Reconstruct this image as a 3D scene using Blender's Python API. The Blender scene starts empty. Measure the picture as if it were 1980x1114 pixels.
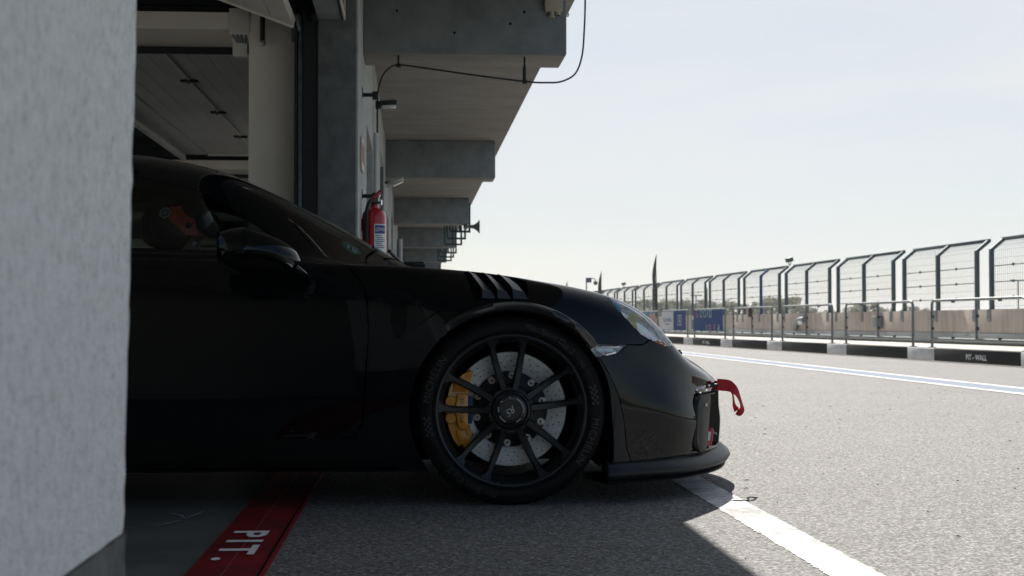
import bpy, bmesh, math, random
import numpy as np
from math import sin, cos, pi, radians, atan2, sqrt
from mathutils import Vector, Matrix
from mathutils.bvhtree import BVHTree
from mathutils.geometry import delaunay_2d_cdt

random.seed(7)
scene = bpy.context.scene
COL = scene.collection

# ------------------------------------------------------------------ camera, sky, sun, exposure
EYE = 0.644
cam_d = bpy.data.cameras.new("camera")
cam = bpy.data.objects.new("camera", cam_d); COL.objects.link(cam)
cam.location = (0, 0, EYE)
cam.rotation_euler = (radians(90 + 1.395), 0, radians(-4.04))
cam_d.lens = 50.0; cam_d.sensor_width = 36.0
cam_d.clip_start = 0.05; cam_d.clip_end = 3000
cam_d.dof.use_dof = True; cam_d.dof.focus_distance = 5.1; cam_d.dof.aperture_fstop = 8.5
scene.camera = cam

SUN = Vector((0.085, 1.05, 1.0)).normalized()
world = bpy.data.worlds.new("World"); scene.world = world; world.use_nodes = True
wn, wl = world.node_tree.nodes, world.node_tree.links
bg = wn["Background"]; bg.inputs[1].default_value = 0.0585
sky = wn.new("ShaderNodeTexSky"); sky.sky_type = 'NISHITA'; sky.sun_disc = False
sky.sun_elevation = math.asin(SUN.z); sky.sun_rotation = atan2(SUN.x, SUN.y)
sky.air_density = 1.0; sky.dust_density = 0.7; sky.ozone_density = 1.0; sky.altitude = 150
# thin veil of cirrus and haze, thickest round the sun's side of the sky and thinning to blue behind
tc = wn.new("ShaderNodeTexCoord"); mp = wn.new("ShaderNodeMapping"); mp.inputs["Scale"].default_value = (1.3, 2.6, 9.0)
mp.inputs["Rotation"].default_value = (0.16, 0.06, 0.5)
nz = wn.new("ShaderNodeTexNoise"); nz.inputs["Scale"].default_value = 1.5; nz.inputs["Detail"].default_value = 7; nz.inputs["Roughness"].default_value = 0.56; nz.inputs["Distortion"].default_value = 0.7
cr = wn.new("ShaderNodeMapRange"); cr.inputs["From Min"].default_value = 0.38; cr.inputs["From Max"].default_value = 0.66
cr.inputs["To Min"].default_value = 0.72; cr.inputs["To Max"].default_value = 1.0
dt = wn.new("ShaderNodeVectorMath"); dt.operation = 'DOT_PRODUCT'; dt.inputs[1].default_value = Vector((SUN.x + .05, SUN.y, .12)).normalized()
ar = wn.new("ShaderNodeMapRange"); ar.interpolation_type = 'SMOOTHSTEP'; ar.inputs["From Min"].default_value = -0.25; ar.inputs["From Max"].default_value = 0.8; ar.inputs["To Min"].default_value = 0.02; ar.inputs["To Max"].default_value = 0.95
ml = wn.new("ShaderNodeMath"); ml.operation = 'MULTIPLY'
veil = wn.new("ShaderNodeMix"); veil.data_type = 'RGBA'; veil.inputs[6].default_value = (7.35, 7.62, 7.82, 1); veil.inputs[7].default_value = (7.95, 8.15, 8.3, 1)
mx = wn.new("ShaderNodeMix"); mx.data_type = 'RGBA'
wl.new(tc.outputs["Generated"], mp.inputs["Vector"]); wl.new(mp.outputs[0], nz.inputs["Vector"]); wl.new(tc.outputs["Generated"], dt.inputs[0])
wl.new(nz.outputs["Fac"], cr.inputs["Value"]); wl.new(dt.outputs["Value"], ar.inputs["Value"]); wl.new(cr.outputs[0], ml.inputs[0]); wl.new(ar.outputs[0], ml.inputs[1])
vr = wn.new("ShaderNodeMapRange"); vr.inputs["From Min"].default_value = .35; vr.inputs["From Max"].default_value = .68; wl.new(nz.outputs["Fac"], vr.inputs["Value"]); wl.new(vr.outputs[0], veil.inputs["Factor"])
wl.new(ml.outputs[0], mx.inputs["Factor"]); wl.new(sky.outputs[0], mx.inputs[6]); wl.new(veil.outputs[2], mx.inputs[7])
wl.new(mx.outputs[2], bg.inputs[0])

sun_d = bpy.data.lights.new("sun", 'SUN'); sun_d.energy = 5.0; sun_d.angle = radians(0.53); sun_d.color = (1.0, 0.955, 0.89)
sun = bpy.data.objects.new("sun", sun_d); COL.objects.link(sun)
sun.rotation_euler = SUN.to_track_quat('Z', 'Y').to_euler(); sun.location = (0, 0, 60)

vs = scene.view_settings
vs.view_transform = 'Standard'; vs.look = 'None'; vs.gamma = 1.0; vs.use_curve_mapping = False
vs.exposure = 0.80
scene.cycles.max_bounces = 10; scene.cycles.diffuse_bounces = 4; scene.cycles.glossy_bounces = 5
scene.cycles.transparent_max_bounces = 16; scene.cycles.sample_clamp_indirect = 6.0
scene.cycles.use_denoising = True

# ------------------------------------------------------------------ materials
def mat(name, color=(.5, .5, .5), rough=.6, metal=0.0, spec=.5, coat=0.0, coat_rough=.03):
    m = bpy.data.materials.new(name); m.use_nodes = True
    b = m.node_tree.nodes["Principled BSDF"]
    b.inputs["Base Color"].default_value = (*color, 1); b.inputs["Roughness"].default_value = rough
    b.inputs["Metallic"].default_value = metal; b.inputs["Specular IOR Level"].default_value = spec
    b.inputs["Coat Weight"].default_value = coat; b.inputs["Coat Roughness"].default_value = coat_rough
    return m

def bsdf(m): return m.node_tree.nodes["Principled BSDF"]

def noisy(m, stops, scale=20., detail=5., rough=.6, bump=0.0, bump_scale=None, bump_dist=.004, stretch=(1, 1, 1), rvar=None, kind='noise'):
    """colour from a noise ramp on object coordinates, optional bump and roughness variation"""
    nt = m.node_tree; n, l = nt.nodes, nt.links; b = bsdf(m)
    t = n.new("ShaderNodeTexCoord"); mp = n.new("ShaderNodeMapping"); mp.inputs["Scale"].default_value = stretch
    l.new(t.outputs["Object"], mp.inputs["Vector"])
    x = n.new("ShaderNodeTexNoise"); x.inputs["Scale"].default_value = scale; x.inputs["Detail"].default_value = detail; x.inputs["Roughness"].default_value = rough
    l.new(mp.outputs[0], x.inputs["Vector"])
    r = n.new("ShaderNodeValToRGB"); e = r.color_ramp.elements
    e[0].position, e[0].color = stops[0][0], (*stops[0][1], 1)
    e[1].position, e[1].color = stops[-1][0], (*stops[-1][1], 1)
    for p, c in stops[1:-1]:
        k = e.new(p); k.color = (*c, 1)
    l.new(x.outputs["Fac"], r.inputs["Fac"]); l.new(r.outputs[0], b.inputs["Base Color"])
    if bump:
        y = n.new("ShaderNodeTexNoise"); y.inputs["Scale"].default_value = bump_scale or scale * 4; y.inputs["Detail"].default_value = 4
        l.new(t.outputs["Object"], y.inputs["Vector"])
        k = n.new("ShaderNodeBump"); k.inputs["Strength"].default_value = bump; k.inputs["Distance"].default_value = bump_dist
        l.new(y.outputs["Fac"], k.inputs["Height"]); l.new(k.outputs[0], b.inputs["Normal"])
    if rvar:
        q = n.new("ShaderNodeMapRange"); q.inputs["To Min"].default_value, q.inputs["To Max"].default_value = rvar
        l.new(x.outputs["Fac"], q.inputs["Value"]); l.new(q.outputs[0], b.inputs["Roughness"])
    return m

def glass_mat(name, tint=(.5, .55, .52), ior=1.5, rough=0.0):
    """thin sheet of tinted glass: transparent by tint, mirror by Fresnel"""
    m = bpy.data.materials.new(name); m.use_nodes = True
    n, l = m.node_tree.nodes, m.node_tree.links
    n.remove(n["Principled BSDF"])
    tr = n.new("ShaderNodeBsdfTransparent"); tr.inputs[0].default_value = (*tint, 1)
    gl = n.new("ShaderNodeBsdfGlossy"); gl.inputs["Roughness"].default_value = rough; gl.inputs["Color"].default_value = (1, 1, 1, 1)
    fr = n.new("ShaderNodeFresnel"); fr.inputs["IOR"].default_value = ior
    x = n.new("ShaderNodeMixShader"); l.new(fr.outputs[0], x.inputs[0]); l.new(tr.outputs[0], x.inputs[1]); l.new(gl.outputs[0], x.inputs[2])
    l.new(x.outputs[0], n["Material Output"].inputs["Surface"])
    return m

M = {}
def asphalt():
    m = mat("asphalt", rough=.85, spec=.35); nt = m.node_tree; n, l = nt.nodes, nt.links; b = bsdf(m)
    t = n.new("ShaderNodeTexCoord")
    v = n.new("ShaderNodeTexVoronoi"); v.inputs["Scale"].default_value = 118; v.inputs["Randomness"].default_value = 1.0
    l.new(t.outputs["Object"], v.inputs["Vector"])
    r = n.new("ShaderNodeValToRGB"); e = r.color_ramp.elements
    e[0].position, e[0].color = .0, (.095, .093, .090, 1); e[1].position, e[1].color = 1., (.43, .421, .409, 1)
    k = e.new(.35); k.color = (.195, .188, .179, 1); k = e.new(.8); k.color = (.277, .271, .262, 1)
    sp = n.new("ShaderNodeSeparateColor"); l.new(v.outputs["Color"], sp.inputs[0]); l.new(sp.outputs[0], r.inputs["Fac"])
    # dark binder between the stones
    g = n.new("ShaderNodeMapRange"); g.inputs["From Min"].default_value = .25; g.inputs["From Max"].default_value = .75
    g.inputs["To Min"].default_value = 1.; g.inputs["To Max"].default_value = .62
    l.new(v.outputs["Distance"], g.inputs["Value"])
    f = n.new("ShaderNodeTexNoise"); f.inputs["Scale"].default_value = 55; f.inputs["Detail"].default_value = 5
    l.new(t.outputs["Object"], f.inputs["Vector"])
    fr = n.new("ShaderNodeMapRange"); fr.inputs["From Min"].default_value = .3; fr.inputs["From Max"].default_value = .7; fr.inputs["To Min"].default_value = .68; fr.inputs["To Max"].default_value = 1.25
    l.new(f.outputs["Fac"], fr.inputs["Value"])
    big = n.new("ShaderNodeTexNoise"); big.inputs["Scale"].default_value = .9; big.inputs["Detail"].default_value = 6
    l.new(t.outputs["Object"], big.inputs["Vector"])
    br = n.new("ShaderNodeMapRange"); br.inputs["To Min"].default_value = .86; br.inputs["To Max"].default_value = 1.14
    l.new(big.outputs["Fac"], br.inputs["Value"])
    m1 = n.new("ShaderNodeMath"); m1.operation = 'MULTIPLY'; l.new(g.outputs[0], m1.inputs[0]); l.new(fr.outputs[0], m1.inputs[1])
    m2 = n.new("ShaderNodeMath"); m2.operation = 'MULTIPLY'; l.new(m1.outputs[0], m2.inputs[0]); l.new(br.outputs[0], m2.inputs[1])
    mm = n.new("ShaderNodeMix"); mm.data_type = 'RGBA'; mm.blend_type = 'MULTIPLY'; mm.inputs["Factor"].default_value = 1
    l.new(r.outputs[0], mm.inputs[6]); l.new(m2.outputs[0], mm.inputs[7]); l.new(mm.outputs[2], b.inputs["Base Color"])
    bp = n.new("ShaderNodeBump"); bp.inputs["Strength"].default_value = .75; bp.inputs["Distance"].default_value = .003; bp.invert = True
    l.new(v.outputs["Distance"], bp.inputs["Height"])
    bp2 = n.new("ShaderNodeBump"); bp2.inputs["Strength"].default_value = .5; bp2.inputs["Distance"].default_value = .006
    l.new(f.outputs["Fac"], bp2.inputs["Height"]); l.new(bp.outputs[0], bp2.inputs["Normal"]); l.new(bp2.outputs[0], b.inputs["Normal"])
    return m
M['asphalt'] = asphalt()

def worn_paint(name, col, wear, scale=30., lo=.35, hi=.6, rough=.6):
    """road paint with the asphalt grain pressed through it and worn specks"""
    m = mat(name, col, .9, spec=.08); n, l = m.node_tree.nodes, m.node_tree.links; b = bsdf(m)
    t = n.new("ShaderNodeTexCoord")
    f = n.new("ShaderNodeTexNoise"); f.inputs["Scale"].default_value = scale; f.inputs["Detail"].default_value = 8; f.inputs["Roughness"].default_value = .7
    l.new(t.outputs["Object"], f.inputs["Vector"])
    g = n.new("ShaderNodeTexNoise"); g.inputs["Scale"].default_value = 4.; g.inputs["Detail"].default_value = 5
    l.new(t.outputs["Object"], g.inputs["Vector"])
    a = n.new("ShaderNodeMath"); a.operation = 'ADD'; l.new(f.outputs["Fac"], a.inputs[0]); l.new(g.outputs["Fac"], a.inputs[1])
    r = n.new("ShaderNodeMapRange"); r.inputs["From Min"].default_value = lo * 2; r.inputs["From Max"].default_value = hi * 2
    l.new(a.outputs[0], r.inputs["Value"])
    x = n.new("ShaderNodeMix"); x.data_type = 'RGBA'; x.inputs[6].default_value = (*wear, 1); x.inputs[7].default_value = (*col, 1)
    l.new(r.outputs[0], x.inputs["Factor"]); l.new(x.outputs[2], b.inputs["Base Color"])
    v = n.new("ShaderNodeTexVoronoi"); v.inputs["Scale"].default_value = 135; l.new(t.outputs["Object"], v.inputs["Vector"])
    k = n.new("ShaderNodeBump"); k.inputs["Strength"].default_value = .35; k.inputs["Distance"].default_value = .002; k.invert = True
    l.new(v.outputs["Distance"], k.inputs["Height"]); l.new(k.outputs[0], b.inputs["Normal"])
    return m
M['white_line'] = worn_paint("white_line", (.74, .74, .73), (.38, .37, .35), 26., .42, .55)
M['blue_line'] = worn_paint("blue_line", (.235, .270, .335), (.24, .25, .27), 18., .36, .52)
M['red_floor'] = worn_paint("red_floor", (.24, .016, .022), (.10, .02, .022), 9., .36, .55, .5)
M['floor_letter'] = worn_paint("floor_letter", (.86, .86, .86), (.55, .50, .50), 30., .3, .5)

M['floor'] = noisy(mat("garage_floor", rough=.5), [(.3, (.075, .082, .082)), (.5, (.11, .118, .116)), (.72, (.16, .165, .16))], 2.2, 8, .7, .15, 60, .002, rvar=(.35, .7))
M['chalk'] = worn_paint("chalk_mark", (.42, .45, .46), (.12, .128, .126), 30., .40, .58)
def plaster(name, a, b_, c, scale=14., bump=.8, bs=70, dist=.006):
    return noisy(mat(name, rough=.9, spec=.25), [(.28, a), (.5, b_), (.74, c)], scale, 7, .62, bump, bs, dist)
M['plaster'] = plaster("rough_render", (.30, .31, .31), (.40, .415, .415), (.50, .515, .515), 9.)
M['plaster_lit'] = noisy(mat("lit_rough_render", rough=.95, spec=.1), [(.30, (.46, .475, .47)), (.44, (.68, .695, .69)), (.62, (.78, .80, .80)), (.76, (.86, .88, .88))], 92., 4, .72, .9, 210, .005, (1, 1, .85))  # paler copy of the render; the near pier's brighter light is in its colour
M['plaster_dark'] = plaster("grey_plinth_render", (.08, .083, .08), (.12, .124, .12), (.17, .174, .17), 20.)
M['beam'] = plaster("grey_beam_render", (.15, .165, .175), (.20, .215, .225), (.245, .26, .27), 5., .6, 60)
M['pier_shaded'] = plaster("shaded_pier_render", (.10, .112, .118), (.145, .158, .165), (.185, .20, .207), 9., .9, 75)  # darker copy of the render: shade on the pier sides painted in
M['soffit'] = noisy(mat("raw_concrete", rough=.85, spec=.3), [(.25, (.18, .170, .155)), (.5, (.238, .226, .208)), (.75, (.295, .282, .262))], 1.6, 9, .68, .25, 30, .004, (1, 3.2, 1))
M['cream'] = noisy(mat("cream_wall_paint", rough=.75), [(.3, (.70, .67, .62)), (.7, (.78, .755, .71))], 2.5, 6, .6, .1, 80, .001)
M['ceiling'] = noisy(mat("dark_ceiling", rough=.9), [(.3, (.26, .26, .255)), (.7, (.34, .34, .33))], 2)
M['door_panel'] = noisy(mat("door_panel_paint", rough=.55), [(.3, (.52, .52, .50)), (.7, (.60, .60, .58))], 1.5, 5, .6)
M['steel_dark'] = mat("dark_steel", (.012, .016, .02), .45, .2)
M['steel_blue'] = noisy(mat("galvanised_track", rough=.4, metal=.7), [(.3, (.10, .14, .17)), (.7, (.24, .30, .34))], 12)
M['galv'] = noisy(mat("galvanised_steel", rough=.45, metal=.75), [(.3, (.34, .36, .37)), (.7, (.50, .52, .53))], 9, 5, .6)
M['rail_steel'] = noisy(mat("railing_steel", rough=.38, metal=.6), [(.3, (.13, .15, .15)), (.7, (.22, .24, .24))], 7, 5)
M['fence_steel'] = noisy(mat("fence_steel", rough=.5, metal=.35), [(.3, (.045, .075, .085)), (.7, (.07, .105, .117))], 6, 5)
M['bracket'] = noisy(mat("bracket_steel", rough=.5, metal=.3), [(.3, (.16, .18, .18)), (.7, (.25, .27, .265))], 14, 5)
M['plate'] = noisy(mat("guard_plate", rough=.5, metal=.35), [(.3, (.28, .31, .305)), (.7, (.42, .45, .44))], 2.2, 6, .6, stretch=(1, .4, 3))
M['wire'] = mat("fence_wire", (.16, .18, .19), .5, .4)
M['concrete'] = noisy(mat("board_marked_concrete", rough=.9), [(.28, (.34, .29, .235)), (.5, (.46, .40, .34)), (.75, (.56, .50, .43))], 1.4, 8, .68, .3, 20, .006, (5, 5, .6))
M['pave'] = noisy(mat("pale_paving", rough=.9), [(.3, (.40, .37, .335)), (.7, (.50, .465, .43))], 3, 7, .65, .2, 60)
M['kerb_black'] = noisy(mat("black_kerb_paint", rough=.75, spec=.2), [(.3, (.004, .006, .007)), (.62, (.008, .010, .012)), (.82, (.022, .026, .028))], 5, 8, .7)
M['kerb_white'] = noisy(mat("white_kerb_paint", rough=.6), [(.25, (.42, .43, .43)), (.5, (.60, .61, .62)), (.75, (.70, .71, .72))], 2.5, 8, .7)
M['print_white'] = mat("white_lettering", (.72, .74, .75), .6)
M['grass'] = noisy(mat("grass", rough=.95), [(.3, (.035, .055, .018)), (.7, (.085, .105, .04))], 4, 8)
M['leaf_a'] = mat("leaf_fresh", (.12, .12, .06), .7); M['leaf_b'] = mat("leaf_dull", (.10, .10, .06), .8)
for _k in ('leaf_a', 'leaf_b'):
    _n, _l = M[_k].node_tree.nodes, M[_k].node_tree.links; _t = _n.new("ShaderNodeBsdfTranslucent"); _t.inputs[0].default_value = (.20, .205, .10, 1) if _k == 'leaf_a' else (.15, .15, .085, 1)
    _x = _n.new("ShaderNodeMixShader"); _x.inputs[0].default_value = .5; _l.new(bsdf(M[_k]).outputs[0], _x.inputs[1]); _l.new(_t.outputs[0], _x.inputs[2]); _l.new(_x.outputs[0], _n["Material Output"].inputs["Surface"])
M['bark'] = noisy(mat("bark", rough=.9), [(.3, (.06, .05, .04)), (.7, (.12, .10, .08))], 12)
M['rubber'] = noisy(mat("tyre_rubber", rough=.62, spec=.18), [(.3, (.005, .0055, .006)), (.7, (.009, .0095, .010))], 30, 5, rvar=(.5, .75))
M['rubber_mark'] = mat("tyre_lettering", (.014, .016, .018), .38)
M['black'] = mat("matt_black_plastic", (.008, .009, .010), .55)
M['trim'] = noisy(mat("satin_trim_plastic", rough=.42, spec=.3), [(.3, (.008, .010, .012)), (.7, (.014, .016, .018))], 120, 4, rvar=(.36, .5))
M['fin'] = mat("grey_black_fin", (.022, .026, .030), .38, spec=.6)
M['skirt'] = mat("black_skirt", (.003, .0035, .004), .4, spec=.12)
M['glass_far'] = glass_mat("dark_far_glass", (.13, .16, .15))
M['void'] = mat("dark_cavity", (.004, .004, .004), .9, spec=.1)
M['paint'] = mat("black_car_paint", (.0035, .0045, .006), .4, 0, .0, 1.0, .015)
bsdf(M['paint']).inputs["Coat IOR"].default_value = 1.40
M['lip_paint'] = mat("satin_arch_lip", (.006, .008, .010), .22, spec=.75)
M['wheel'] = mat("satin_black_alloy", (.016, .019, .023), .34, .35, .45)
M['barrel'] = mat("dark_rim_barrel", (.006, .007, .008), .55, spec=.2)
M['lip'] = mat("satin_rim_lip", (.030, .036, .042), .30, .35, .6)
M['hubcap'] = mat("hub_cap_black", (.006, .007, .009), .22, 0, .5)
M['chrome'] = mat("chrome", (.82, .83, .85), .06, 1.0)
M['silver'] = mat("silver_bolt", (.82, .78, .72), .5, .1)
M['engrave'] = mat("silver_print", (.45, .48, .50), .5)
M['yellow'] = mat("yellow_caliper_paint", (.62, .25, .012), .35, 0, .5, .6)
M['blue_pad'] = mat("blue_brake_pad", (.006, .05, .22), .5)
def disc():
    m = mat("ceramic_disc", (.3, .3, .3), .45, .35)
    n, l = m.node_tree.nodes, m.node_tree.links; t = n.new("ShaderNodeTexCoord")
    ln = n.new("ShaderNodeVectorMath"); ln.operation = 'LENGTH'
    mp = n.new("ShaderNodeMapping"); mp.inputs["Scale"].default_value = (1, 0, 1); l.new(t.outputs["Object"], mp.inputs[0]); l.new(mp.outputs[0], ln.inputs[0])
    w = n.new("ShaderNodeTexNoise"); w.noise_dimensions = '1D'; w.inputs["Scale"].default_value = 260; l.new(ln.outputs["Value"], w.inputs["W"])
    g = n.new("ShaderNodeTexNoise"); g.inputs["Scale"].default_value = 90; g.inputs["Detail"].default_value = 5; l.new(t.outputs["Object"], g.inputs["Vector"])
    a = n.new("ShaderNodeMath"); a.operation = 'ADD'; l.new(w.outputs["Fac"], a.inputs[0]); l.new(g.outputs["Fac"], a.inputs[1])
    r = n.new("ShaderNodeValToRGB"); e = r.color_ramp.elements
    e[0].position, e[0].color = .3, (.36, .375, .385, 1); e[1].position, e[1].color = .75, (.72, .735, .74, 1)
    h = n.new("ShaderNodeMath"); h.operation = 'MULTIPLY'; h.inputs[1].default_value = .5; l.new(a.outputs[0], h.inputs[0])
    l.new(h.outputs[0], r.inputs[0]); l.new(r.outputs[0], bsdf(m).inputs["Base Color"]); return m
M['disc'] = disc()
M['glass'] = glass_mat("tinted_side_glass", (.58, .63, .62)); M['windscreen'] = glass_mat("windscreen_glass", (.80, .87, .84))
M['lens'] = glass_mat("clear_lens", (.92, .94, .96), 1.5, .01)
M['red'] = mat("red_enamel", (.42, .008, .014), .28, 0, .5, .5); M['strap_red'] = noisy(mat("red_webbing", rough=.75), [(.3, (.36, .006, .016)), (.7, (.50, .012, .026))], 160)
M['label'] = mat("white_label", (.72, .75, .80), .5); M['label_blue'] = mat("blue_label", (.012, .05, .22), .5); M['label_ink'] = mat("label_ink", (.12, .15, .28), .6)
M['green_badge'] = mat("green_sticker", (.005, .21, .17), .5)
M['cable'] = mat("black_cable", (.012, .016, .018), .5)
M['grey_pvc'] = mat("grey_conduit", (.36, .39, .40), .5)
M['lamp_glass'] = mat("lamp_front_glass", (.55, .55, .53), .2)
M['beige_box'] = mat("beige_junction_box", (.42, .37, .29), .6)
M['horn'] = mat("grey_green_horn", (.12, .15, .14), .5)
M['frame_green'] = mat("green_grey_frame", (.02, .05, .05), .5)
M['sign_cream'] = mat("cream_sign_frame", (.62, .56, .48), .6); M['sign_red'] = mat("red_sign_field", (.30, .09, .08), .6)
M['banner_blue'] = mat("blue_banner_print", (.003, .055, .21), .7, spec=.2); M['banner_white'] = mat("white_banner_print", (.68, .69, .72), .6)
M['banner_teal'] = noisy(mat("teal_banner_print", rough=.6), [(.3, (.02, .16, .24)), (.7, (.06, .34, .42))], 1.2)
M['banner_orange'] = noisy(mat("orange_figure_print", rough=.6), [(.3, (.45, .13, .06)), (.7, (.62, .42, .34))], 5)
M['pink'] = mat("pink_print", (.65, .22, .32), .6); M['pale_green'] = mat("pale_green_print", (.35, .6, .5), .6); M['pale_blue'] = mat("pale_blue_print", (.5, .66, .78), .6); M['ink_blue'] = mat("blue_ink", (.03, .06, .2), .6)
M['flag'] = noisy(mat("black_flag_cloth", rough=.8), [(.3, (.010, .012, .014)), (.7, (.025, .026, .03))], 3)
M['flag_red'] = mat("red_flag_print", (.10, .012, .016), .8); M['flag_white'] = mat("grey_flag_print", (.16, .16, .17), .8)
M['skin'] = noisy(mat("skin", rough=.5), [(.3, (.52, .29, .21)), (.7, (.62, .37, .28))], 14)
M['cloth'] = noisy(mat("dark_overalls", rough=.85), [(.3, (.012, .013, .015)), (.7, (.022, .023, .026))], 60)
M['helmet'] = mat("black_helmet", (.006, .007, .008), .25, 0, .5, .6)
M['helmet_red'] = noisy(mat("red_helmet_graphic", rough=.3), [(.3, (.62, .05, .05)), (.7, (.85, .14, .06))], 20)
M['helmet_white'] = mat("pale_helmet_badge", (.55, .66, .56), .4); M['helmet_green'] = mat("green_helmet_ring", (.03, .12, .09), .4)
M['visor'] = mat("dark_visor", (.01, .03, .035), .08)
M['seat'] = noisy(mat("black_seat_fabric", rough=.8), [(.3, (.008, .008, .009)), (.7, (.016, .016, .018))], 80)
M['light_red'] = mat("tail_light_red", (.3, .01, .01), .2)
def irid():
    m = mat("coated_reflector", (.92, .93, .94), .28, .22)
    b = bsdf(m); n, l = m.node_tree.nodes, m.node_tree.links
    t = n.new("ShaderNodeTexCoord"); x = n.new("ShaderNodeTexNoise"); x.inputs["Scale"].default_value = 14; x.inputs["Detail"].default_value = 1
    l.new(t.outputs["Object"], x.inputs["Vector"])
    q = n.new("ShaderNodeMapRange"); q.inputs["From Min"].default_value = .3; q.inputs["From Max"].default_value = .7; q.inputs["To Min"].default_value = 180; q.inputs["To Max"].default_value = 620
    l.new(x.outputs["Fac"], q.inputs["Value"]); l.new(q.outputs[0], b.inputs["Thin Film Thickness"]); b.inputs["Thin Film IOR"].default_value = 2.0
    return m
M['irid'] = irid()
M['sheen_teal'] = noisy(mat('teal_sheen_paint', rough=.25, metal=.3), [(.3, (.02, .22, .38)), (.7, (.06, .42, .45))], 30)  # teal, yellow and orange: iridescent reflections painted into the headlight
M['sheen_yellow'] = noisy(mat('yellow_sheen_paint', rough=.25, metal=.3), [(.3, (.62, .55, .18)), (.7, (.75, .70, .42))], 30)
M['sheen_orange'] = noisy(mat('orange_sheen_paint', rough=.25, metal=.3), [(.3, (.62, .13, .05)), (.7, (.75, .36, .10))], 30)

# ------------------------------------------------------------------ mesh helpers
class MB:
    def __init__(s): s.bm = bmesh.new()
    def box(s, a, b, bev=0.0, rot=None, piv=None):
        a, b = Vector(a), Vector(b); c = (a + b) / 2; d = b - a
        r = bmesh.ops.create_cube(s.bm, size=1.0, matrix=Matrix.Translation(c) @ Matrix.Diagonal((abs(d.x), abs(d.y), abs(d.z), 1)))
        vv = r['verts']
        if bev:
            ee = list({e for v in vv for e in v.link_edges})
            g = bmesh.ops.bevel(s.bm, geom=ee, offset=bev, segments=2, affect='EDGES', profile=.5)
            vv = list({v for f in g['faces'] for v in f.verts} | {v for v in vv if v.is_valid})
        if rot is not None: bmesh.ops.rotate(s.bm, verts=[v for v in vv if v.is_valid], cent=piv or c, matrix=rot)
        return s
    def tube(s, pts, r=.01, seg=10, cap=True, closed=False):
        P = [Vector(p) for p in pts]; n = len(P)
        R = r if isinstance(r, (list, tuple)) else [r] * n
        rings = []; nrm = None
        for i, p in enumerate(P):
            if closed: t = P[(i + 1) % n] - P[i - 1]
            else: t = P[min(i + 1, n - 1)] - P[max(i - 1, 0)]
            t = t.normalized() if t.length > 1e-9 else Vector((0, 0, 1))
            if nrm is None:
                nrm = t.orthogonal().normalized()
            nrm = (nrm - t * nrm.dot(t)); nrm = nrm.normalized() if nrm.length > 1e-6 else t.orthogonal().normalized()
            bi = t.cross(nrm)
            rings.append([s.bm.verts.new(p + (nrm * cos(2 * pi * k / seg) + bi * sin(2 * pi * k / seg)) * R[i]) for k in range(seg)])
        m = n if closed else n - 1
        for i in range(m):
            A, B = rings[i], rings[(i + 1) % n]
            for k in range(seg): s.bm.faces.new((A[k], A[(k + 1) % seg], B[(k + 1) % seg], B[k]))
        if cap and not closed:
            s.bm.faces.new(rings[0][::-1]); s.bm.faces.new(rings[-1])
        return s
    def lathe(s, prof, origin=(0, 0, 0), axis='y', seg=48, closed=False, a0=0., a1=2 * pi):
        """revolve (radius, along) profile round an axis"""
        o = Vector(origin); full = abs(a1 - a0 - 2 * pi) < 1e-6; ns = seg if full else seg + 1; rings = []
        for k in range(ns):
            a = a0 + (a1 - a0) * k / seg; ca, sa = cos(a), sin(a); ring = []
            for r, h in prof:
                p = Vector((r * ca, h, r * sa)) if axis == 'y' else (Vector((r * ca, r * sa, h)) if axis == 'z' else Vector((h, r * ca, r * sa)))
                ring.append(s.bm.verts.new(o + p))
            rings.append(ring)
        n = len(prof)
        for k in range(ns if full else ns - 1):
            A, B = rings[k], rings[(k + 1) % ns]
            for i in range(n if closed else n - 1):
                j = (i + 1) % n
                s.bm.faces.new((A[i], A[j], B[j], B[i]))
        bmesh.ops.remove_doubles(s.bm, verts=s.bm.verts, dist=1e-6)
        return s
    def prism(s, poly, fn, d0, d1, bev=0.0):
        """extrude a 2D polygon; fn(u, v, depth) -> point"""
        A = [s.bm.verts.new(fn(u, v, d0)) for u, v in poly]; B = [s.bm.verts.new(fn(u, v, d1)) for u, v in poly]
        n = len(poly); fs = [s.bm.faces.new(A[::-1]), s.bm.faces.new(B)]
        for i in range(n): fs.append(s.bm.faces.new((A[i], A[(i + 1) % n], B[(i + 1) % n], B[i])))
        if bev:
            bmesh.ops.bevel(s.bm, geom=list({e for f in fs[:2] for e in f.edges}), offset=bev, segments=2, affect='EDGES', profile=.5)
        return s
    def grid(s, rows, close_u=False, close_v=False):
        V = [[s.bm.verts.new(p) for p in r] for r in rows]; a, b = len(V), len(V[0])
        for i in range(a if close_u else a - 1):
            for j in range(b if close_v else b - 1):
                q = (V[i][j], V[(i + 1) % a][j], V[(i + 1) % a][(j + 1) % b], V[i][(j + 1) % b])
                try: s.bm.faces.new(q)
                except ValueError: pass
        return s
    def ball(s, c, r, seg=24, rings=14, scale=(1, 1, 1)):
        bmesh.ops.create_uvsphere(s.bm, u_segments=seg, v_segments=rings, radius=r, matrix=Matrix.Translation(c) @ Matrix.Diagonal((*scale, 1))); return s
    def build(s, name, m, parent=None, smooth=None, loc=None, angle=35):
        bmesh.ops.recalc_face_normals(s.bm, faces=s.bm.faces)
        me = bpy.data.meshes.new(name); s.bm.to_mesh(me); s.bm.free()
        return link(name, me, m, parent, smooth if smooth is not None else True, loc, angle)

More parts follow.
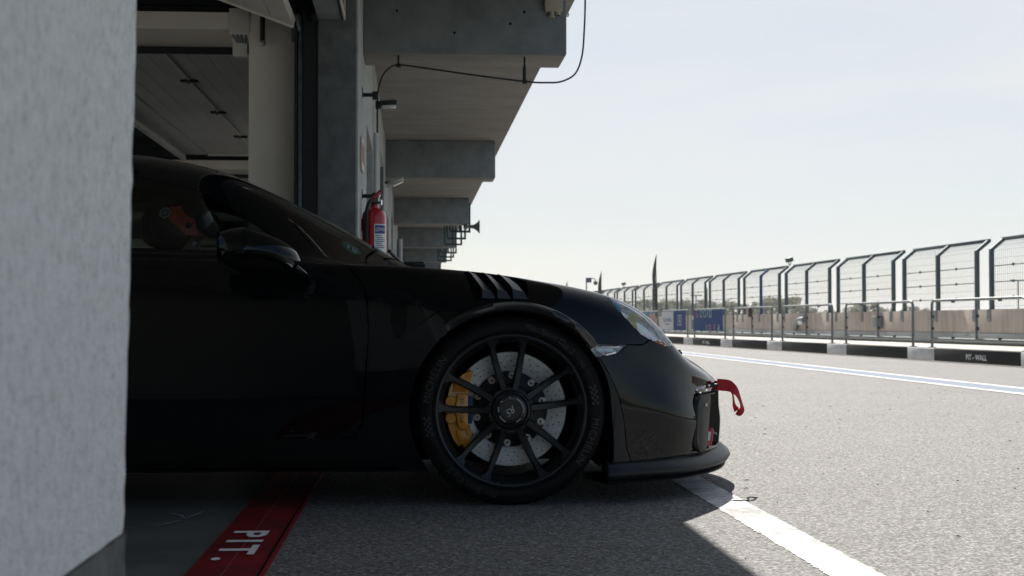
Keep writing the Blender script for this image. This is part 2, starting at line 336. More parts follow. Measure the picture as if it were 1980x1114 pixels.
def link(name, me, m, parent=None, smooth=True, loc=None, angle=35):
    o = bpy.data.objects.new(name, me); COL.objects.link(o)
    if m is not None:
        me.materials.clear(); me.materials.append(M[m] if isinstance(m, str) else m)
    if smooth:
        me.polygons.foreach_set("use_smooth", [True] * len(me.polygons))
        if angle: me.set_sharp_from_angle(angle=radians(angle))
    if parent: o.parent = parent
    if loc is not None: o.location = loc
    return o

def empty(name, loc=(0, 0, 0), rz=0.0):
    o = bpy.data.objects.new(name, None); COL.objects.link(o); o.location = loc; o.rotation_euler = (0, 0, rz); o.empty_display_size = .1; return o
def tag(o, label=None, cat=None, group=None, kind=None):
    if label: o['label'] = label
    if cat: o['category'] = cat
    if group: o['group'] = group
    if kind: o['kind'] = kind
    return o
def copy_tree(o, parent=None):
    c = o.copy(); COL.objects.link(c)
    if parent: c.parent = parent
    for ch in o.children: copy_tree(ch, c)
    return c

def text_mesh(txt, size=1.0, depth=0.0, shear=0.0, space=1.0, offset=0.0):
    cu = bpy.data.curves.new("lettering", 'FONT'); cu.body = txt; cu.size = size; cu.extrude = depth; cu.align_x = 'CENTER'; cu.align_y = 'CENTER'
    cu.shear = shear; cu.space_character = space; cu.offset = offset; cu.resolution_u = 3
    o = bpy.data.objects.new("lettering", cu); COL.objects.link(o)
    me = bpy.data.meshes.new_from_object(o.evaluated_get(bpy.context.evaluated_depsgraph_get()))
    bpy.data.objects.remove(o); bpy.data.curves.remove(cu)
    return me
def put_text(name, txt, size, m, parent, fn, depth=.0, **k):
    """letters laid out flat, then each vertex sent through fn(x, y, z)"""
    bpy.context.view_layer.update()
    me = text_mesh(txt, size, depth, **k)
    for v in me.vertices: v.co = fn(*v.co)
    return link(name, me, m, parent, False)
# ------------------------------------------------------------------ the setting: ground, pit lane, painted lines
def sheet(name, x0, x1, y0, y1, z, m, kind='structure', parent=None):
    me = bpy.data.meshes.new(name); me.from_pydata([(x0, y0, z), (x1, y0, z), (x1, y1, z), (x0, y1, z)], [], [(0, 1, 2, 3)])
    o = link(name, me, m, parent, False)
    if kind: o['kind'] = kind
    return o
def strip(name, pts_l, pts_r, z, m, kind='structure'):
    n = len(pts_l); me = bpy.data.meshes.new(name)
    me.from_pydata([(x, y, z) for x, y in pts_l] + [(x, y, z) for x, y in pts_r], [], [(i, n + i, n + i + 1, i + 1) for i in range(n - 1)])
    o = link(name, me, m, None, False)
    if kind: o['kind'] = kind
    return o

sheet("ground", -1500, 1500, -1500, 1800, -.03, 'grass')
sheet("pit_lane", -.372, 9.6, -40, 260, 0, 'asphalt')
sheet("bounce_yard", -60, -7.5, -40, 120, -.005, 'pave')  # unseen pale yard, added to bounce sunlight into the garages
sheet("garage_floor", -7.5, -.572, -12, 60, .0, 'floor')
rnd = random.Random(3)
# edge line beside the garages, its sides frayed where the paint has broken away
ys = [-6 + i * .014 for i in range(0, 1300)] + [12.5 + i * 2. for i in range(60)]
def fray(a, amp): return [(a + (rnd.gauss(0, amp) if y < 13 else 0), y) for y in ys]
strip("edge_line", fray(1.060, .0028), fray(1.200, .0016), .002, 'white_line')
strip("lane_line", [(5.42, -20), (5.40, 240)], [(5.545, -20), (5.525, 240)], .004, 'white_line')
strip("blue_band", [(5.549, -20), (5.529, 240)], [(5.905, -20), (5.88, 240)], .004, 'blue_line')
strip("lane_line", [(5.909, -20), (5.884, 240)], [(6.02, -20), (5.99, 240)], .004, 'white_line')

# threshold: red painted strip with lettering
th = MB(); th.box((-.572, -5, -.02), (-.372, 8.54, .008), .003)
th = tag(th.build("red_threshold", 'red_floor'), kind='structure')
g = MB(); g.box((-.386, -5, .0085), (-.381, 8.5, .0105)); g.build("threshold_edge", 'void', th)
g = MB(); g.box((-.4775, -5, .0085), (-.4758, 8.5, .0090)); g.build("threshold_seam", 'sign_red', th)
for txt, yc, sz in (("PIT.", 4.12, .145),):
    me = put_text("lettering", txt, sz, 'floor_letter', th, lambda x, y, z: Vector((-.487 + y * .98, yc - x * 1.85, .0115)), space=1.32, offset=.004)

def arc_mark(cx, cy, rx, ry, a0, a1, wdt):
    pts = [radians(a0 + (a1 - a0) * i / 24) for i in range(25)]
    o = strip("chalk_mark", [(cx + rx * cos(a), cy + ry * sin(a)) for a in pts], [(cx + (rx + wdt) * cos(a), cy + (ry + wdt) * sin(a)) for a in pts], .002, 'chalk')
arc_mark(-.88, 4.73, .13, .17, -200, 60, .012)
strip("chalk_mark", [(-.80, 4.60), (-.74, 4.76), (-.705, 4.95)], [(-.788, 4.60), (-.728, 4.76), (-.692, 4.95)], .002, 'chalk')
# specks of rubber and grit lying on the lane
m = MB(); r_ = random.Random(21)
for i in range(150):
    x, y = r_.uniform(.2, 5.2), r_.uniform(3.2, 14); a = r_.random() * 6.28; l = r_.uniform(.004, .018); w_ = r_.uniform(.0015, .004); u_ = Vector((cos(a), sin(a), 0)) * l; v_ = Vector((-sin(a), cos(a), 0)) * w_; c = Vector((x, y, .0035))
    tp = m.bm.verts.new(c + Vector((0, 0, .004))); q_ = [m.bm.verts.new(c + s_) for s_ in (-u_, -v_, u_, v_)]
    for k_ in range(4): m.bm.faces.new((q_[k_], q_[(k_ + 1) % 4], tp))
tag(m.build("road_grit", 'black', None, False), kind='stuff')

# ------------------------------------------------------------------ air: even pale haze over the whole place
hm_ = bpy.data.materials.new("haze_air"); hm_.use_nodes = True
_n, _l = hm_.node_tree.nodes, hm_.node_tree.links; _n.remove(_n["Principled BSDF"])
pv = _n.new("ShaderNodeVolumePrincipled"); pv.inputs["Color"].default_value = (.93, .96, 1., 1); pv.inputs["Density"].default_value = .0005; pv.inputs["Anisotropy"].default_value = .25
_l.new(pv.outputs[0], _n["Material Output"].inputs["Volume"])
m = MB(); m.box((-1550, -1550, -1.1), (1550, 1850, 9.0)); o = m.build("haze", hm_, None, False); o['kind'] = 'stuff'

# ------------------------------------------------------------------ pit building
PITCH = 8.06; XF = -.32; XI = -.56
BASE = Vector((-.44, 8.54, 0))
bld = tag(empty("pit_building", BASE), "long grey pit garage building with deep concrete canopy beams over the lane", "building")
def bpart(mb, name, m, parent=None, **k):
    o = mb.build(name, m, None, **k)
    if parent is None:
        o.parent = bld; o.matrix_parent_inverse = Matrix.Translation(-BASE)
    else:
        o.parent = parent
        o.matrix_parent_inverse = Matrix.Identity(4)
    return o

# near pier: rough face, uneven arris close to the lens
def rough_pier(ya, yb, z0, z1, name, m, proud=0.0):
    rp = random.Random(int(z0 * 100) + 5); mb = MB(); rows = []
    prof = [(XI - proud, ya)]
    yy = ya
    while yy < yb - .20: prof.append((XF + proud, yy)); yy += .25
    for k in range(1, 8): prof.append((XF + proud, yb - .20 + .185 * k / 7))
    for a in (0.25, .5, .75, 1.): prof.append((XF + proud - .015 * (1 - cos(a * pi / 2)), yb - .015 + .015 * sin(a * pi / 2)))
    prof += [(XF - .05, yb), (XF - .12, yb), (XI - proud, yb)]
    n = int((z1 - z0) / .022); off = [[rp.gauss(0, .0006) for _ in prof] for _ in range(n + 1)]
    for i in range(n + 1):
        z = z0 + (z1 - z0) * i / n
        rows.append([Vector((x + (off[i][j] if abs(y - yb) < .21 else 0), y + ((off[i][j - 1] if abs(y - yb) < .02 else 0) + .095 * (min(z, 1.3) - .25)) * (1 if y > yb - .3 else 0), z)) for j, (x, y) in enumerate(prof)])
    mb.grid(rows, close_v=True)
    return bpart(mb, name, m, angle=60)
rough_pier(-8.0, 1.615, .41, 2.88, "pier", 'plaster_lit')['label'] = "brightly lit rough rendered pier out of focus at the left edge"
rough_pier(-8.0, 1.618, 0, .41, "plinth", 'plaster_dark', .0025)

KS = range(0, 7)
for k in KS:
    y = 8.54 + PITCH * k
    m = MB(); m.box((XI, y, 0), (XF - .02, y + 1.56, 2.88), .004); bpart(m, "pier", 'pier_shaded')
    m = MB(); m.box((XF - .02, y + .003, 0), (XF, y + 1.557, 2.88), .008); bpart(m, "pier_lit_face", 'plaster')  # added skin: keeps the lit lane face paler than the shaded sides
    m = MB(); m.box((XI, y + 1.56, 2.08), (XF - .006, y + 3.36, 2.88)); bpart(m, "lintel", 'plaster')
    m = MB(); m.box((XI + .02, y + 1.56, 0), (XI + .06, y + 3.36, 2.08)); d = bpart(m, "door", 'steel_dark')
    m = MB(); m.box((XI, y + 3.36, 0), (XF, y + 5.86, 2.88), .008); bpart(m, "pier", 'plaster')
    m = MB(); m.box((XI, y + 5.86, 2.457), (XF - .008, y + PITCH, 2.88)); bpart(m, "lintel", 'plaster')
m = MB(); m.box((XI, 1.62, 2.457), (-.42, 8.54, 2.88)); bpart(m, "lintel", 'beam')
for k in range(-3, 8):
    y = 9.36 + PITCH * k
    m = MB(); m.box((XF, y, 2.42), (1.025, y + .46, 2.88), .012)
    bm_ = bpart(m, "beam", 'beam')
    m = MB(); m.box((XF + .004, y + .006, 2.4165), (1.018, y + .454, 2.43), .002); bpart(m, "beam_soffit", 'soffit')
for x, z in ((.745, 2.80), (.742, 2.705), (.65, 2.625), (-.1, 2.7), (.28, 2.56)):
    m = MB(); m.tube([(x, 9.362, z), (x, 9.357, z)], .009, 10); bpart(m, "tie_hole", 'void')
m = MB(); m.box((XI - .05, -16, 2.881), (1.13, 70, 3.2), .01); bpart(m, "canopy_slab", 'soffit')
m = MB(); m.box((-7.6, -16, 3.205), (XF - .05, 70, 6.6)); bpart(m, "upper_wall", 'plaster')
m = MB(); m.box((-7.6, -12, 3.0), (XI - .055, 66, 3.19)); bpart(m, "ceiling", 'ceiling')
m = MB(); m.box((-7.6, -12, 2.75), (-7.4, 66, 3.0)); m.box((-7.6, -12, 0), (-7.4, 1.2, 2.75)); bpart(m, "back_wall", 'cream')  # unseen rear, left open in each bay to let daylight inside
for k in range(0, 7):
    m = MB(); m.box((-7.6, 8.4 + PITCH * k, 0), (-7.4, 9.7 + PITCH * k, 2.75)); bpart(m, "back_wall", 'cream')
# cross walls between the garages
m = MB(); m.box((-7.4, .55, 0), (XI - .004, .95, 2.98)); bpart(m, "cross_wall", 'cream')
for k in range(0, 4):
    y = 8.80 + PITCH * k
    m = MB()
    m.box((-1.0, y, 0), (XI - .145, y + .56, 2.55), .004); m.box((-7.4, y, 0), (-5.4, y + .56, 2.55)); m.box((-5.4, y, 2.445), (-1.0, y + .56, 2.55))
    bpart(m, "cross_wall", 'cream')
    m = MB(); m.box((-7.4, y + .08, 2.552), (XI - .145, y + .48, 2.98)); m.box((-7.4, y + .02, 2.60), (XI - .145, y + .54, 2.64)); bpart(m, "steel_beam", 'steel_dark')
    m = MB(); m.box((-5.4, y + .57, 2.40), (-1.0, y + .60, 2.445)); bpart(m, "header_rail", 'steel_dark')
    m = MB(); m.tube([(-6, y - .12, 2.72), (XI - .15, y - .12, 2.72)], .03, 10); bpart(m, "torsion_shaft", 'steel_dark')

# sectional doors, raised under the ceiling
def section_mesh(name, w, ya, yb):
    mb = MB(); pr = []; n = 4
    for i in range(n):
        a, b = w * i / n, w * (i + 1) / n
        pr += [(a + .004, 0), (b - .006, 0)] + ([(b - .003, .005), (b, .005)] if i < n - 1 else [])
    pts = pr + [(w - .002, .012), (w - .002, .04), (.002, .04), (.002, .012)]
    A = [mb.bm.verts.new((-x, ya, z)) for x, z in pts]; B = [mb.bm.verts.new((-x, yb, z)) for x, z in pts]
    for i in range(len(pts)):
        j = (i + 1) % len(pts); mb.bm.faces.new((A[i], A[j], B[j], B[i]))
    mb.bm.faces.new(A[::-1]); mb.bm.faces.new(B)
    bmesh.ops.recalc_face_normals(mb.bm, faces=mb.bm.faces)
    me = bpy.data.meshes.new(name); mb.bm.to_mesh(me); mb.bm.free(); me.materials.append(M['door_panel']); return me
def raised_door(ya, yb, path, w):
    """path: list of (x, z) joints from the lower end inwards"""
    r = MB(); r.box((path[-1][0], yb + .015, 2.585), (path[0][0] - .1, yb + .06, 2.625));
    door = bpart(r, "garage_door", 'steel_blue')
    r = MB(); r.box((path[-1][0], ya - .06, 2.585), (path[0][0] - .1, ya - .015, 2.625)); r.build("side_rail", 'steel_blue', door)
    me = section_mesh("door_section", w, ya, yb); hm = None
    for i in range(len(path) - 1):
        (xa, za), (xb, zb) = path[i], path[i + 1]
        s = bpy.data.objects.new("door_section", me); COL.objects.link(s); s.parent = door
        s.location = (xa, 0, za); s.rotation_euler = (0, atan2(zb - za, xa - xb), 0)
        if i:
            for y in np.arange(ya + .25, yb, 1.72):
                if hm is None:
                    h = MB(); h.box((-.07, -.045, -.016), (.07, .045, -.002), .003); h.tube([(-.02, -.07, -.012), (-.02, .07, -.012)], .011, 8)
                    o = h.build("hinge", 'steel_dark', door); hm = o.data
                else:
                    o = bpy.data.objects.new("hinge", hm); COL.objects.link(o); o.parent = door
                o.location = (xa, y, za)
    c = MB(); 
    for y in (ya, yb): 
        for i in range(len(path) - 1):
            (xa, za), (xb, zb) = path[i], path[i + 1]
            c.tube([(xa, y, za - .004), (xb, y, zb - .004)], .011, 6)
    c.build("end_cap", 'cream', door)
    for i in range(1, len(path) - 1):
        x, z = path[i]; c = MB(); c.box((x - .006, ya, z - .010), (x + .006, yb, z - .001)); c.build("joint_strip", 'cream', door)
    return door
raised_door(1.75, 8.52, [(-.705, 2.415), (-1.19, 2.592), (-1.77, 2.60), (-2.35, 2.60), (-2.93, 2.60)], .575)
for k in (0, 1):
    raised_door(9.62 + PITCH * k, 16.72 + PITCH * k, [(-.63 - .58 * i, 2.60) for i in range(4)], .575)
    m = MB(); m.tube([(-2.66, 9.5 + PITCH * k, 2.57), (-2.66, 16.8 + PITCH * k, 2.57)], .035, 8); m.box((-2.64, 9.6 + PITCH * k, 2.595), (-2.38, 16.7 + PITCH * k, 2.635)); bpart(m, "door_rail", 'door_panel')
# door track and jamb on the far side of the open bay
for y0, sgn in ((8.585, 1),):
    m = MB(); m.box((-.705, y0, 0), (-.688, y0 + .16, 2.40)); m.box((-.650, y0 - .02, 0), (-.562, y0 + .2, 2.45)); bpart(m, "jamb", 'steel_dark')
    m = MB(); m.box((-.684, y0 + .01, 0), (-.655, y0 + .06, 2.36), .003); bpart(m, "door_track", 'steel_blue')
    for dx, r, mm in ((0, .022, 'steel_blue'), (.05, .03, 'steel_dark'), (-.035, .02, 'steel_dark')):
        m = MB(); m.tube([(-.668 + dx, y0 + .035, 2.34), (-.672 + dx, y0 + .035, 2.42), (-.70 + dx, y0 + .035, 2.53), (-.78 + dx, y0 + .035, 2.63 + dx * .5), (-.92 + dx, y0 + .035, 2.69), (-1.3, y0 + .035, 2.70), (-3, y0 + .035, 2.70)], r, 8)
        bpart(m, "curved_track", mm)
    m = MB(); m.box((-.86, y0 - .03, 2.5), (-.56, y0 + .2, 2.9)); bpart(m, "lintel_frame", 'steel_dark')
# downpipes between piers
for k in range(1, 3):
    y = 8.54 + PITCH * k + 3.1
    m = MB(); m.tube([(-.165, y, 0), (-.165, y, 1.80)], .038, 14); m.tube([(-.165, y, .9), (-.165, y, .93)], .043, 14); bpart(m, "downpipe", 'grey_pvc')

# ------------------------------------------------------------------ things fixed to the building
for k in range(0, 4):
    y = 8.98 + PITCH * k
    for j, yy in ((0, y), (1, y + 4.35)):
        t = tag(empty("wall_sign", (XF + .003, yy, 1.70)), ["small upright cream edged red sign on the nearest pier beyond the car", "cream edged red sign on the wall just past the grey conduit pole"][j] if k == 0 else "far cream edged sign on the receding garage wall, %s bay, %s" % (["second", "third", "fourth"][k - 1], ["on its pier", "beyond its door"][j]), "sign", "signs along the garage wall")
        m = MB(); m.box((0, -.17, -.1), (.012, .17, .1), .002); m.build("frame", 'sign_cream', t)
        m = MB(); m.box((.012, -.14, -.055), (.0145, .14, .06)); m.build("field", 'sign_red', t)
# number board on the lintel of the open bay, seen edge on
t = tag(empty("bay_board", (-.418, 7.5, 2.45)), "cream framed board on the lintel of the open bay, seen edge on", "sign")
m = MB(); m.box((0, -1.0, 0), (.012, 1.0, .40)); m.build("board", 'steel_dark', t)
m = MB()
for z in (0, .375): m.box((.012, -1.0, z), (.022, 1.0, z + .025))
for y in (-1.0, .97): m.box((.012, y, .025), (.022, y + .03, .375))
m.build("frame", 'sign_cream', t)

# conduit pole with two clamps
t = tag(empty("conduit_pole", (-.235, 9.2, 1.46)), "slim grey conduit pole on black clamps above the fire extinguisher", "conduit")
m = MB(); m.tube([(0, 0, 0), (0, 0, .41)], .0125, 12); m.build("conduit", 'grey_pvc', t)
for z in (0.0, .655):
    m = MB(); m.box((-.085, -.012, z - .012), (.02, .012, z + .012), .003); m.box((-.02, -.028, z - .03), (.02, .02, z + .02), .004); m.box((-.092, -.03, z - .02), (-.080, .03, z + .045), .002); m.build("clamp", 'steel_dark', t)
def flood(name, loc, label, rz=0., tilt=0., mm='steel_dark', s=1.):
    t = tag(empty(name, loc, rz), label, "floodlight", "lights on the building")
    R = Matrix.Rotation(tilt, 3, 'Y')
    m = MB(); m.box((0, -.045 * s, -.014 * s), (.11 * s, .045 * s, .016 * s), .004 * s, R, Vector((0, 0, 0)))
    for i in range(6): m.box((.012 * s + .016 * i * s, -.04 * s, .016 * s), (.016 * s + .016 * i * s, .04 * s, .026 * s), 0, R, Vector((0, 0, 0)))
    m.build("housing", mm, t)
    m = MB(); m.box((.012 * s, -.048 * s, -.028 * s), (.10 * s, .03 * s, -.0145 * s), .003 * s, R, Vector((0, 0, 0))); m.build("front_glass", 'lamp_glass', t)
    m = MB(); m.box((-.03 * s, -.012 * s, -.03 * s), (.004 * s, .012 * s, .02 * s), .003 * s); m.build("arm", mm, t)
    return t
flood("floodlight", (-.205, 9.2, 2.055), "small black floodlight clamped to the cable pole under the near canopy beam", 0, radians(-4))
t = flood("floodlight", (-.255, 17.0, 2.30), "tilted grey floodlight on the second pier below the canopy", 0, radians(-24), 'galv', 1.5)
m = MB(); m.box((-.07, -.02, .0), (-.03, .02, .03)); m.tube([(-.05, 0, .02), (0, 0, -.01)], .012, 8); m.build("bracket", 'steel_dark', t)

# cable slung under the near beam
def smooth_path(pts, n=14):
    P = [Vector(p) for p in pts]; out = []
    for i in range(len(P) - 1):
        p0, p1, p2, p3 = P[max(i - 1, 0)], P[i], P[i + 1], P[min(i + 2, len(P) - 1)]
        for k in range(n):
            t = k / n; out.append(.5 * ((2 * p1) + (p2 - p0) * t + (2 * p0 - 5 * p1 + 4 * p2 - p3) * t * t + (3 * p1 - p0 - 3 * p2 + p3) * t ** 3))
    return out + [P[-1]]
t = tag(empty("hanging_cable", (-.23, 9.3, 2.0)), "thin black cable looping under the canopy beam and up into the sky", "cable")
o = Vector((-.23, 9.3, 2.0))
path = [(-.222, 9.2, 1.87), (-.222, 9.2, 2.08), (-.218, 9.3, 2.17), (-.195, 9.4, 2.27), (-.15, 9.42, 2.33), (-.09, 9.42, 2.352), (.05, 9.42, 2.338), (.4, 9.42, 2.292), (.749, 9.42, 2.252), (.9, 9.42, 2.246), (1.0, 9.42, 2.256), (1.09, 9.42, 2.31), (1.135, 9.42, 2.43), (1.15, 9.42, 2.6), (1.157, 9.42, 2.8), (1.16, 9.42, 3.2), (1.16, 9.42, 3.6)]
m = MB(); m.tube([p - o for p in smooth_path(path)], .0062, 8); m.build("cable", 'cable', t)
for x, z in ((-.09, 2.352), (.749, 2.252)):
    m = MB(); m.box(Vector((x - .006, 9.412, z)) - o, Vector((x + .006, 9.428, 2.415)) - o, .001); m.tube([Vector((x - .014, 9.42, z - .003)) - o, Vector((x + .016, 9.42, z - .003)) - o], .014, 8)
    if x > 0: m.tube([Vector((x, 9.42, z)) - o, Vector((x, 9.42, z + .1)) - o], .012, 8)
    m.build("hanger", 'steel_dark', t)
# junction box on the first beam
t = tag(empty("junction_box", (.935, 9.36, 2.77)), "beige junction box with cable glands on the near canopy beam", "junction box")
m = MB(); m.box((-.058, -.045, -.068), (.058, 0, .09), .008); m.build("box", 'beige_box', t)
m = MB(); m.box((-.060, -.052, -.058), (.060, -.046, .085), .004)
for x, z in ((-.045, -.045), (.045, -.045)): m.tube([(x, -.052, z), (x, -.056, z)], .006, 8)
m.build("lid", 'beige_box', t)
for a, b in (((-.058, -.022, .03), (-.095, -.022, .03)), ((.058, -.022, .03), (.09, -.022, .03)), ((-.01, -.022, -.068), (-.012, -.022, -.105)), ((.03, -.022, -.068), (.03, -.022, -.09))):
    m = MB(); m.tube([a, b], .017, 10); m.tube([Vector(a).lerp(Vector(b), .75), b], .021, 6); m.build("cable_gland", 'beige_box', t)
m = MB(); m.tube([(1.03, 9.55, 2.745), (1.05, 9.55, 2.745), (1.06, 9.55, 2.735), (1.055, 9.55, 2.722), (1.045, 9.55, 2.722)], .006, 8); tag(m.build("hook", 'galv'), "small steel hook on the outer end of the near beam", "hook")
# loudspeaker horns and hanging frames further along
def horn(loc, label, s=1.):
    t = tag(empty("loudspeaker_horn", loc), label, "loudspeaker")
    m = MB(); m.lathe([(.022 * s, -.10 * s), (.03 * s, -.03 * s), (.045 * s, .03 * s), (.08 * s, .08 * s), (.125 * s, .115 * s), (.128 * s, .12 * s), (.118 * s, .116 * s), (.07 * s, .075 * s), (.03 * s, .02 * s), (0.002, 0)], axis='x', seg=28); m.build("bell", 'horn', t)
    m = MB(); m.lathe([(.002, -.17 * s), (.05 * s, -.17 * s), (.052 * s, -.10 * s), (.02 * s, -.095 * s)], axis='x', seg=20); m.build("driver", 'horn', t)
    m = MB(); m.box((-.12 * s, -.015 * s, .05 * s), (-.09 * s, .015 * s, .22 * s)); m.build("bracket", 'frame_green', t)
horn((1.10, 25.6, 2.375), "grey loudspeaker horn pointing outwards from the third canopy beam")
horn((1.06, 49.0, 2.36), "small far loudspeaker horn just above the car bonnet line", 1.0)
n_ = 0
for y0, cnt in ((26.6, 3), (34.7, 3)):
    for i in range(cnt):
        y = y0 + i * 2.2; mb = MB()
        mb.box((1.06, y, 2.33), (1.10, y + .05, 2.88)); mb.box((.72, y + .004, 2.33), (1.06, y + .046, 2.37)); mb.box((.88, y + .004, 2.37), (.91, y + .046, 2.88)); mb.box((.70, y + .004, 2.37), (.73, y + .046, 2.88))
        o = mb.build("sign_gantry", 'frame_green'); n_ += 1
        tag(o, "%s dark green steel frame hanging under the canopy edge, %s" % (["nearest", "middle", "rearmost"][i], "just past the near loudspeaker" if y0 < 30 else "in the far row"), "frame", "frames under the canopy edge")
# box and pipe stub on the cross wall header inside the garage
t = tag(empty("wall_box", (-1.06, 8.795, 2.45)), "pale wall box on a plate inside the garage at the header corner", "box")
m = MB(); m.box((-.06, -.006, -.04), (.06, 0, .125), .002); m.tube([(0, -.006, .10), (0, -.012, .10)], .008, 8); m.build("plate", 'door_panel', t)
m = MB(); m.box((-.045, .05, -.16), (.045, .12, -.045), .004); m.tube([(-.005, .05, -.07), (-.005, .046, -.07)], .018, 10); m.build("box", 'door_panel', t)
m = MB(); m.box((.05, .05, -.13), (.075, .09, -.08), .004); m.tube([(.055, .06, -.13), (.085, .03, -.17)], .012, 8); m.build("connector", 'steel_dark', t)
for x in (-.04, -.013, .013, .04):
    m = MB(); m.tube([(x, -.004, -.035), (x * .8 + .01, .03, -.06), (x * .6 + .01, .06, -.08)], .008, 6); m.build("cable", 'steel_blue', t)
t = tag(empty("pipe_stub", (-.915, 8.77, 2.36)), "dark vertical pipe end with pale cap on the garage wall", "pipe")
m = MB(); m.tube([(0, 0, 0), (0, 0, .22)], .016, 12); m.build("pipe", 'steel_dark', t)
m = MB(); m.lathe([(.001, -.022), (.014, -.018), (.022, 0), (.018, .012), (.001, .014)], axis='z', seg=16); m.build("cap", 'galv', t)

# ------------------------------------------------------------------ fire extinguisher on the first pier
t = tag(empty("fire_extinguisher", (-.238, 9.05, .86)), "red fire extinguisher with white instruction label hung on the pier", "extinguisher")
m = MB(); m.lathe([(.001, 0), (.06, 0), (.072, .012), (.076, .03), (.076, .455), (.07, .482), (.05, .502), (.028, .512), (.026, .53), (.001, .532)], axis='z', seg=40); m.build("cylinder", 'red', t)
# label wraps the side that looks outwards and to the lane
m = MB(); rows = []
for i in range(13):
    a = radians(-88 + 62 * i / 12); rows.append([Vector((.0768 * cos(a), .0768 * sin(a), z)) for z in (.10, .405)])
m.grid(rows); lab = m.build("label", 'label', t)
def onlab(u, z, r=.0775): 
    a = radians(-88 + 62 * u); return Vector((r * cos(a), r * sin(a), z))
def labpatch(u0, u1, z0, z1, name, mm):
    m = MB(); m.grid([[onlab(u0 + (u1 - u0) * i / 8, z) for z in (z0, z1)] for i in range(9)]); return m.build(name, mm, lab)
labpatch(.06, .97, .345, .398, "heading", 'label_blue'); labpatch(.06, .97, .102, .118, "footer", 'label_blue')
put_text("lettering", "ČERVINKA", .030, 'label', lab, lambda x, y, z: onlab(.64 + x * 5.0, .371 + y, .0782))
put_text("emblem", "o", .05, 'label', lab, lambda x, y, z: onlab(.2 + x * 8, .372 + y, .0782))
for i in range(17):
    z = .335 - i * .0125
    if 7 <= i <= 8: continue
    u0 = .10 + .05 * ((i * 7) % 3); labpatch(u0, min(.93, u0 + .5 + .13 * ((i * 5) % 4)), z - .0055, z, "print_line", 'label_ink')
m = MB(); m.box((-.02, -.02, .53), (.022, .02, .56), .004); m.tube([(.0, 0, .555), (.0, 0, .575)], .014, 10); m.tube([(.02, -.01, .545), (.045, -.012, .545)], .008, 8); m.build("valve", 'steel_dark', t)
m = MB(); m.tube(smooth_path([(-.01, -.012, .565), (.012, -.016, .59), (.03, -.02, .612), (.046, -.022, .622)], 5), .008, 8); m.build("lever", 'red', t)
m = MB(); m.tube([(-.03, 0, .56), (.02, -.01, .575), (.04, -.014, .60)], .006, 8); m.tube([(.045, -.012, .53), (.045, -.012, .562)], .007, 8); m.build("handle", 'chrome', t)
m = MB(); m.tube(smooth_path([(.0, -.02, .55), (-.02, -.05, .555), (-.042, -.078, .50), (-.045, -.084, .40), (-.043, -.084, .2), (-.04, -.082, .05)], 8), .0125, 10); m.build("hose", 'black', t)
m = MB(); m.box((-.079, -.03, .36), (-.070, .03, .44)); m.build("wall_bracket", 'black', t)

# ------------------------------------------------------------------ pit wall side: kerb, paving, wall, fence, railings (their own slightly turned line)
AW = radians(2.24); OW = Vector((8.66, 23.1, 0)); DW = Vector((-sin(AW), cos(AW), 0)); NW = Vector((cos(AW), sin(AW), 0))
MW = Matrix.Translation(OW) @ Matrix.Rotation(AW, 4, 'Z')          # local x = away from the garages, local y = along
def wp(s, t, z=0): return OW + DW * s + NW * t + Vector((0, 0, z))
def wempty(name, s, t, z=0):
    o = empty(name, wp(s, t, z), AW); return o
SP = 4.25; S0, S1 = -3.03 - SP * 2, 0
kerb = tag(empty("kerb", wp(0, 0), AW), kind='structure')
def kblock(s0, s1, m_):
    m = MB(); m.box((0, s0 + .003, 0), (.30, s1 - .003, .215), .008); return m.build("kerb_block", m_, kerb)
for i in range(-3, 16):
    a = SP * i; kblock(a, a + 1.15, 'kerb_white'); kblock(a + 1.15, a + SP, 'kerb_black')
m = MB(); m.box((-.07, -14, 0), (-.004, 70, .012)); m.build("gutter", 'pave', kerb)
for c in (-1.62, 15.45, 32.4):
    put_text("lettering", "PIT - WALL", .112, 'print_white', kerb, lambda x, y, z, c=c: Vector((-.004, c - x * 1.25, .100 + y)), offset=.004, space=1.08)
m = MB(); m.box((.012, -14, .2185), (2.16, 70, .224)); pav = tag(m.build("paving", 'pave', None), kind='structure'); pav.matrix_world = MW
m = MB(); m.box((.31, -14, 0), (2.16, 70, .217)); o = m.build("paving_base", 'concrete', None); o.parent = pav
m = MB(); m.box((2.05, -14, .224), (2.17, 70, .232)); o = m.build("weed_strip", 'grass', None); o.parent = pav

wall = tag(empty("pit_wall", wp(0, 2.2), AW), "low tan concrete wall carrying the debris fence along the far side of the lane", "wall")
wme = None; pme = None
for i in range(-3, 16):
    if wme is None:
        m = MB(); m.box((0, .006, 0), (.30, SP - .006, .893), .01); o = m.build("wall_section", 'concrete', wall); wme = o.data
        m = MB(); m.box((-.03, .01, .245), (-.004, SP - .01, .44), .003); m.tube([(-.032, .4, .41), (-.038, .4, .41)], .016, 8); m.tube([(-.032, 3.6, .41), (-.038, 3.6, .41)], .016, 8); p = m.build("guard_plate", 'plate', wall); pme = p.data
    else:
        o = bpy.data.objects.new("wall_section", wme); COL.objects.link(o); o.parent = wall
        p = bpy.data.objects.new("guard_plate", pme); COL.objects.link(p); p.parent = wall
    o.location = (0, i * SP, 0); p.location = (0, i * SP, 0)
m = MB(); m.box((.05, 30, .895), (.25, 66, .95)); m.build("coping", 'fence_steel', wall)

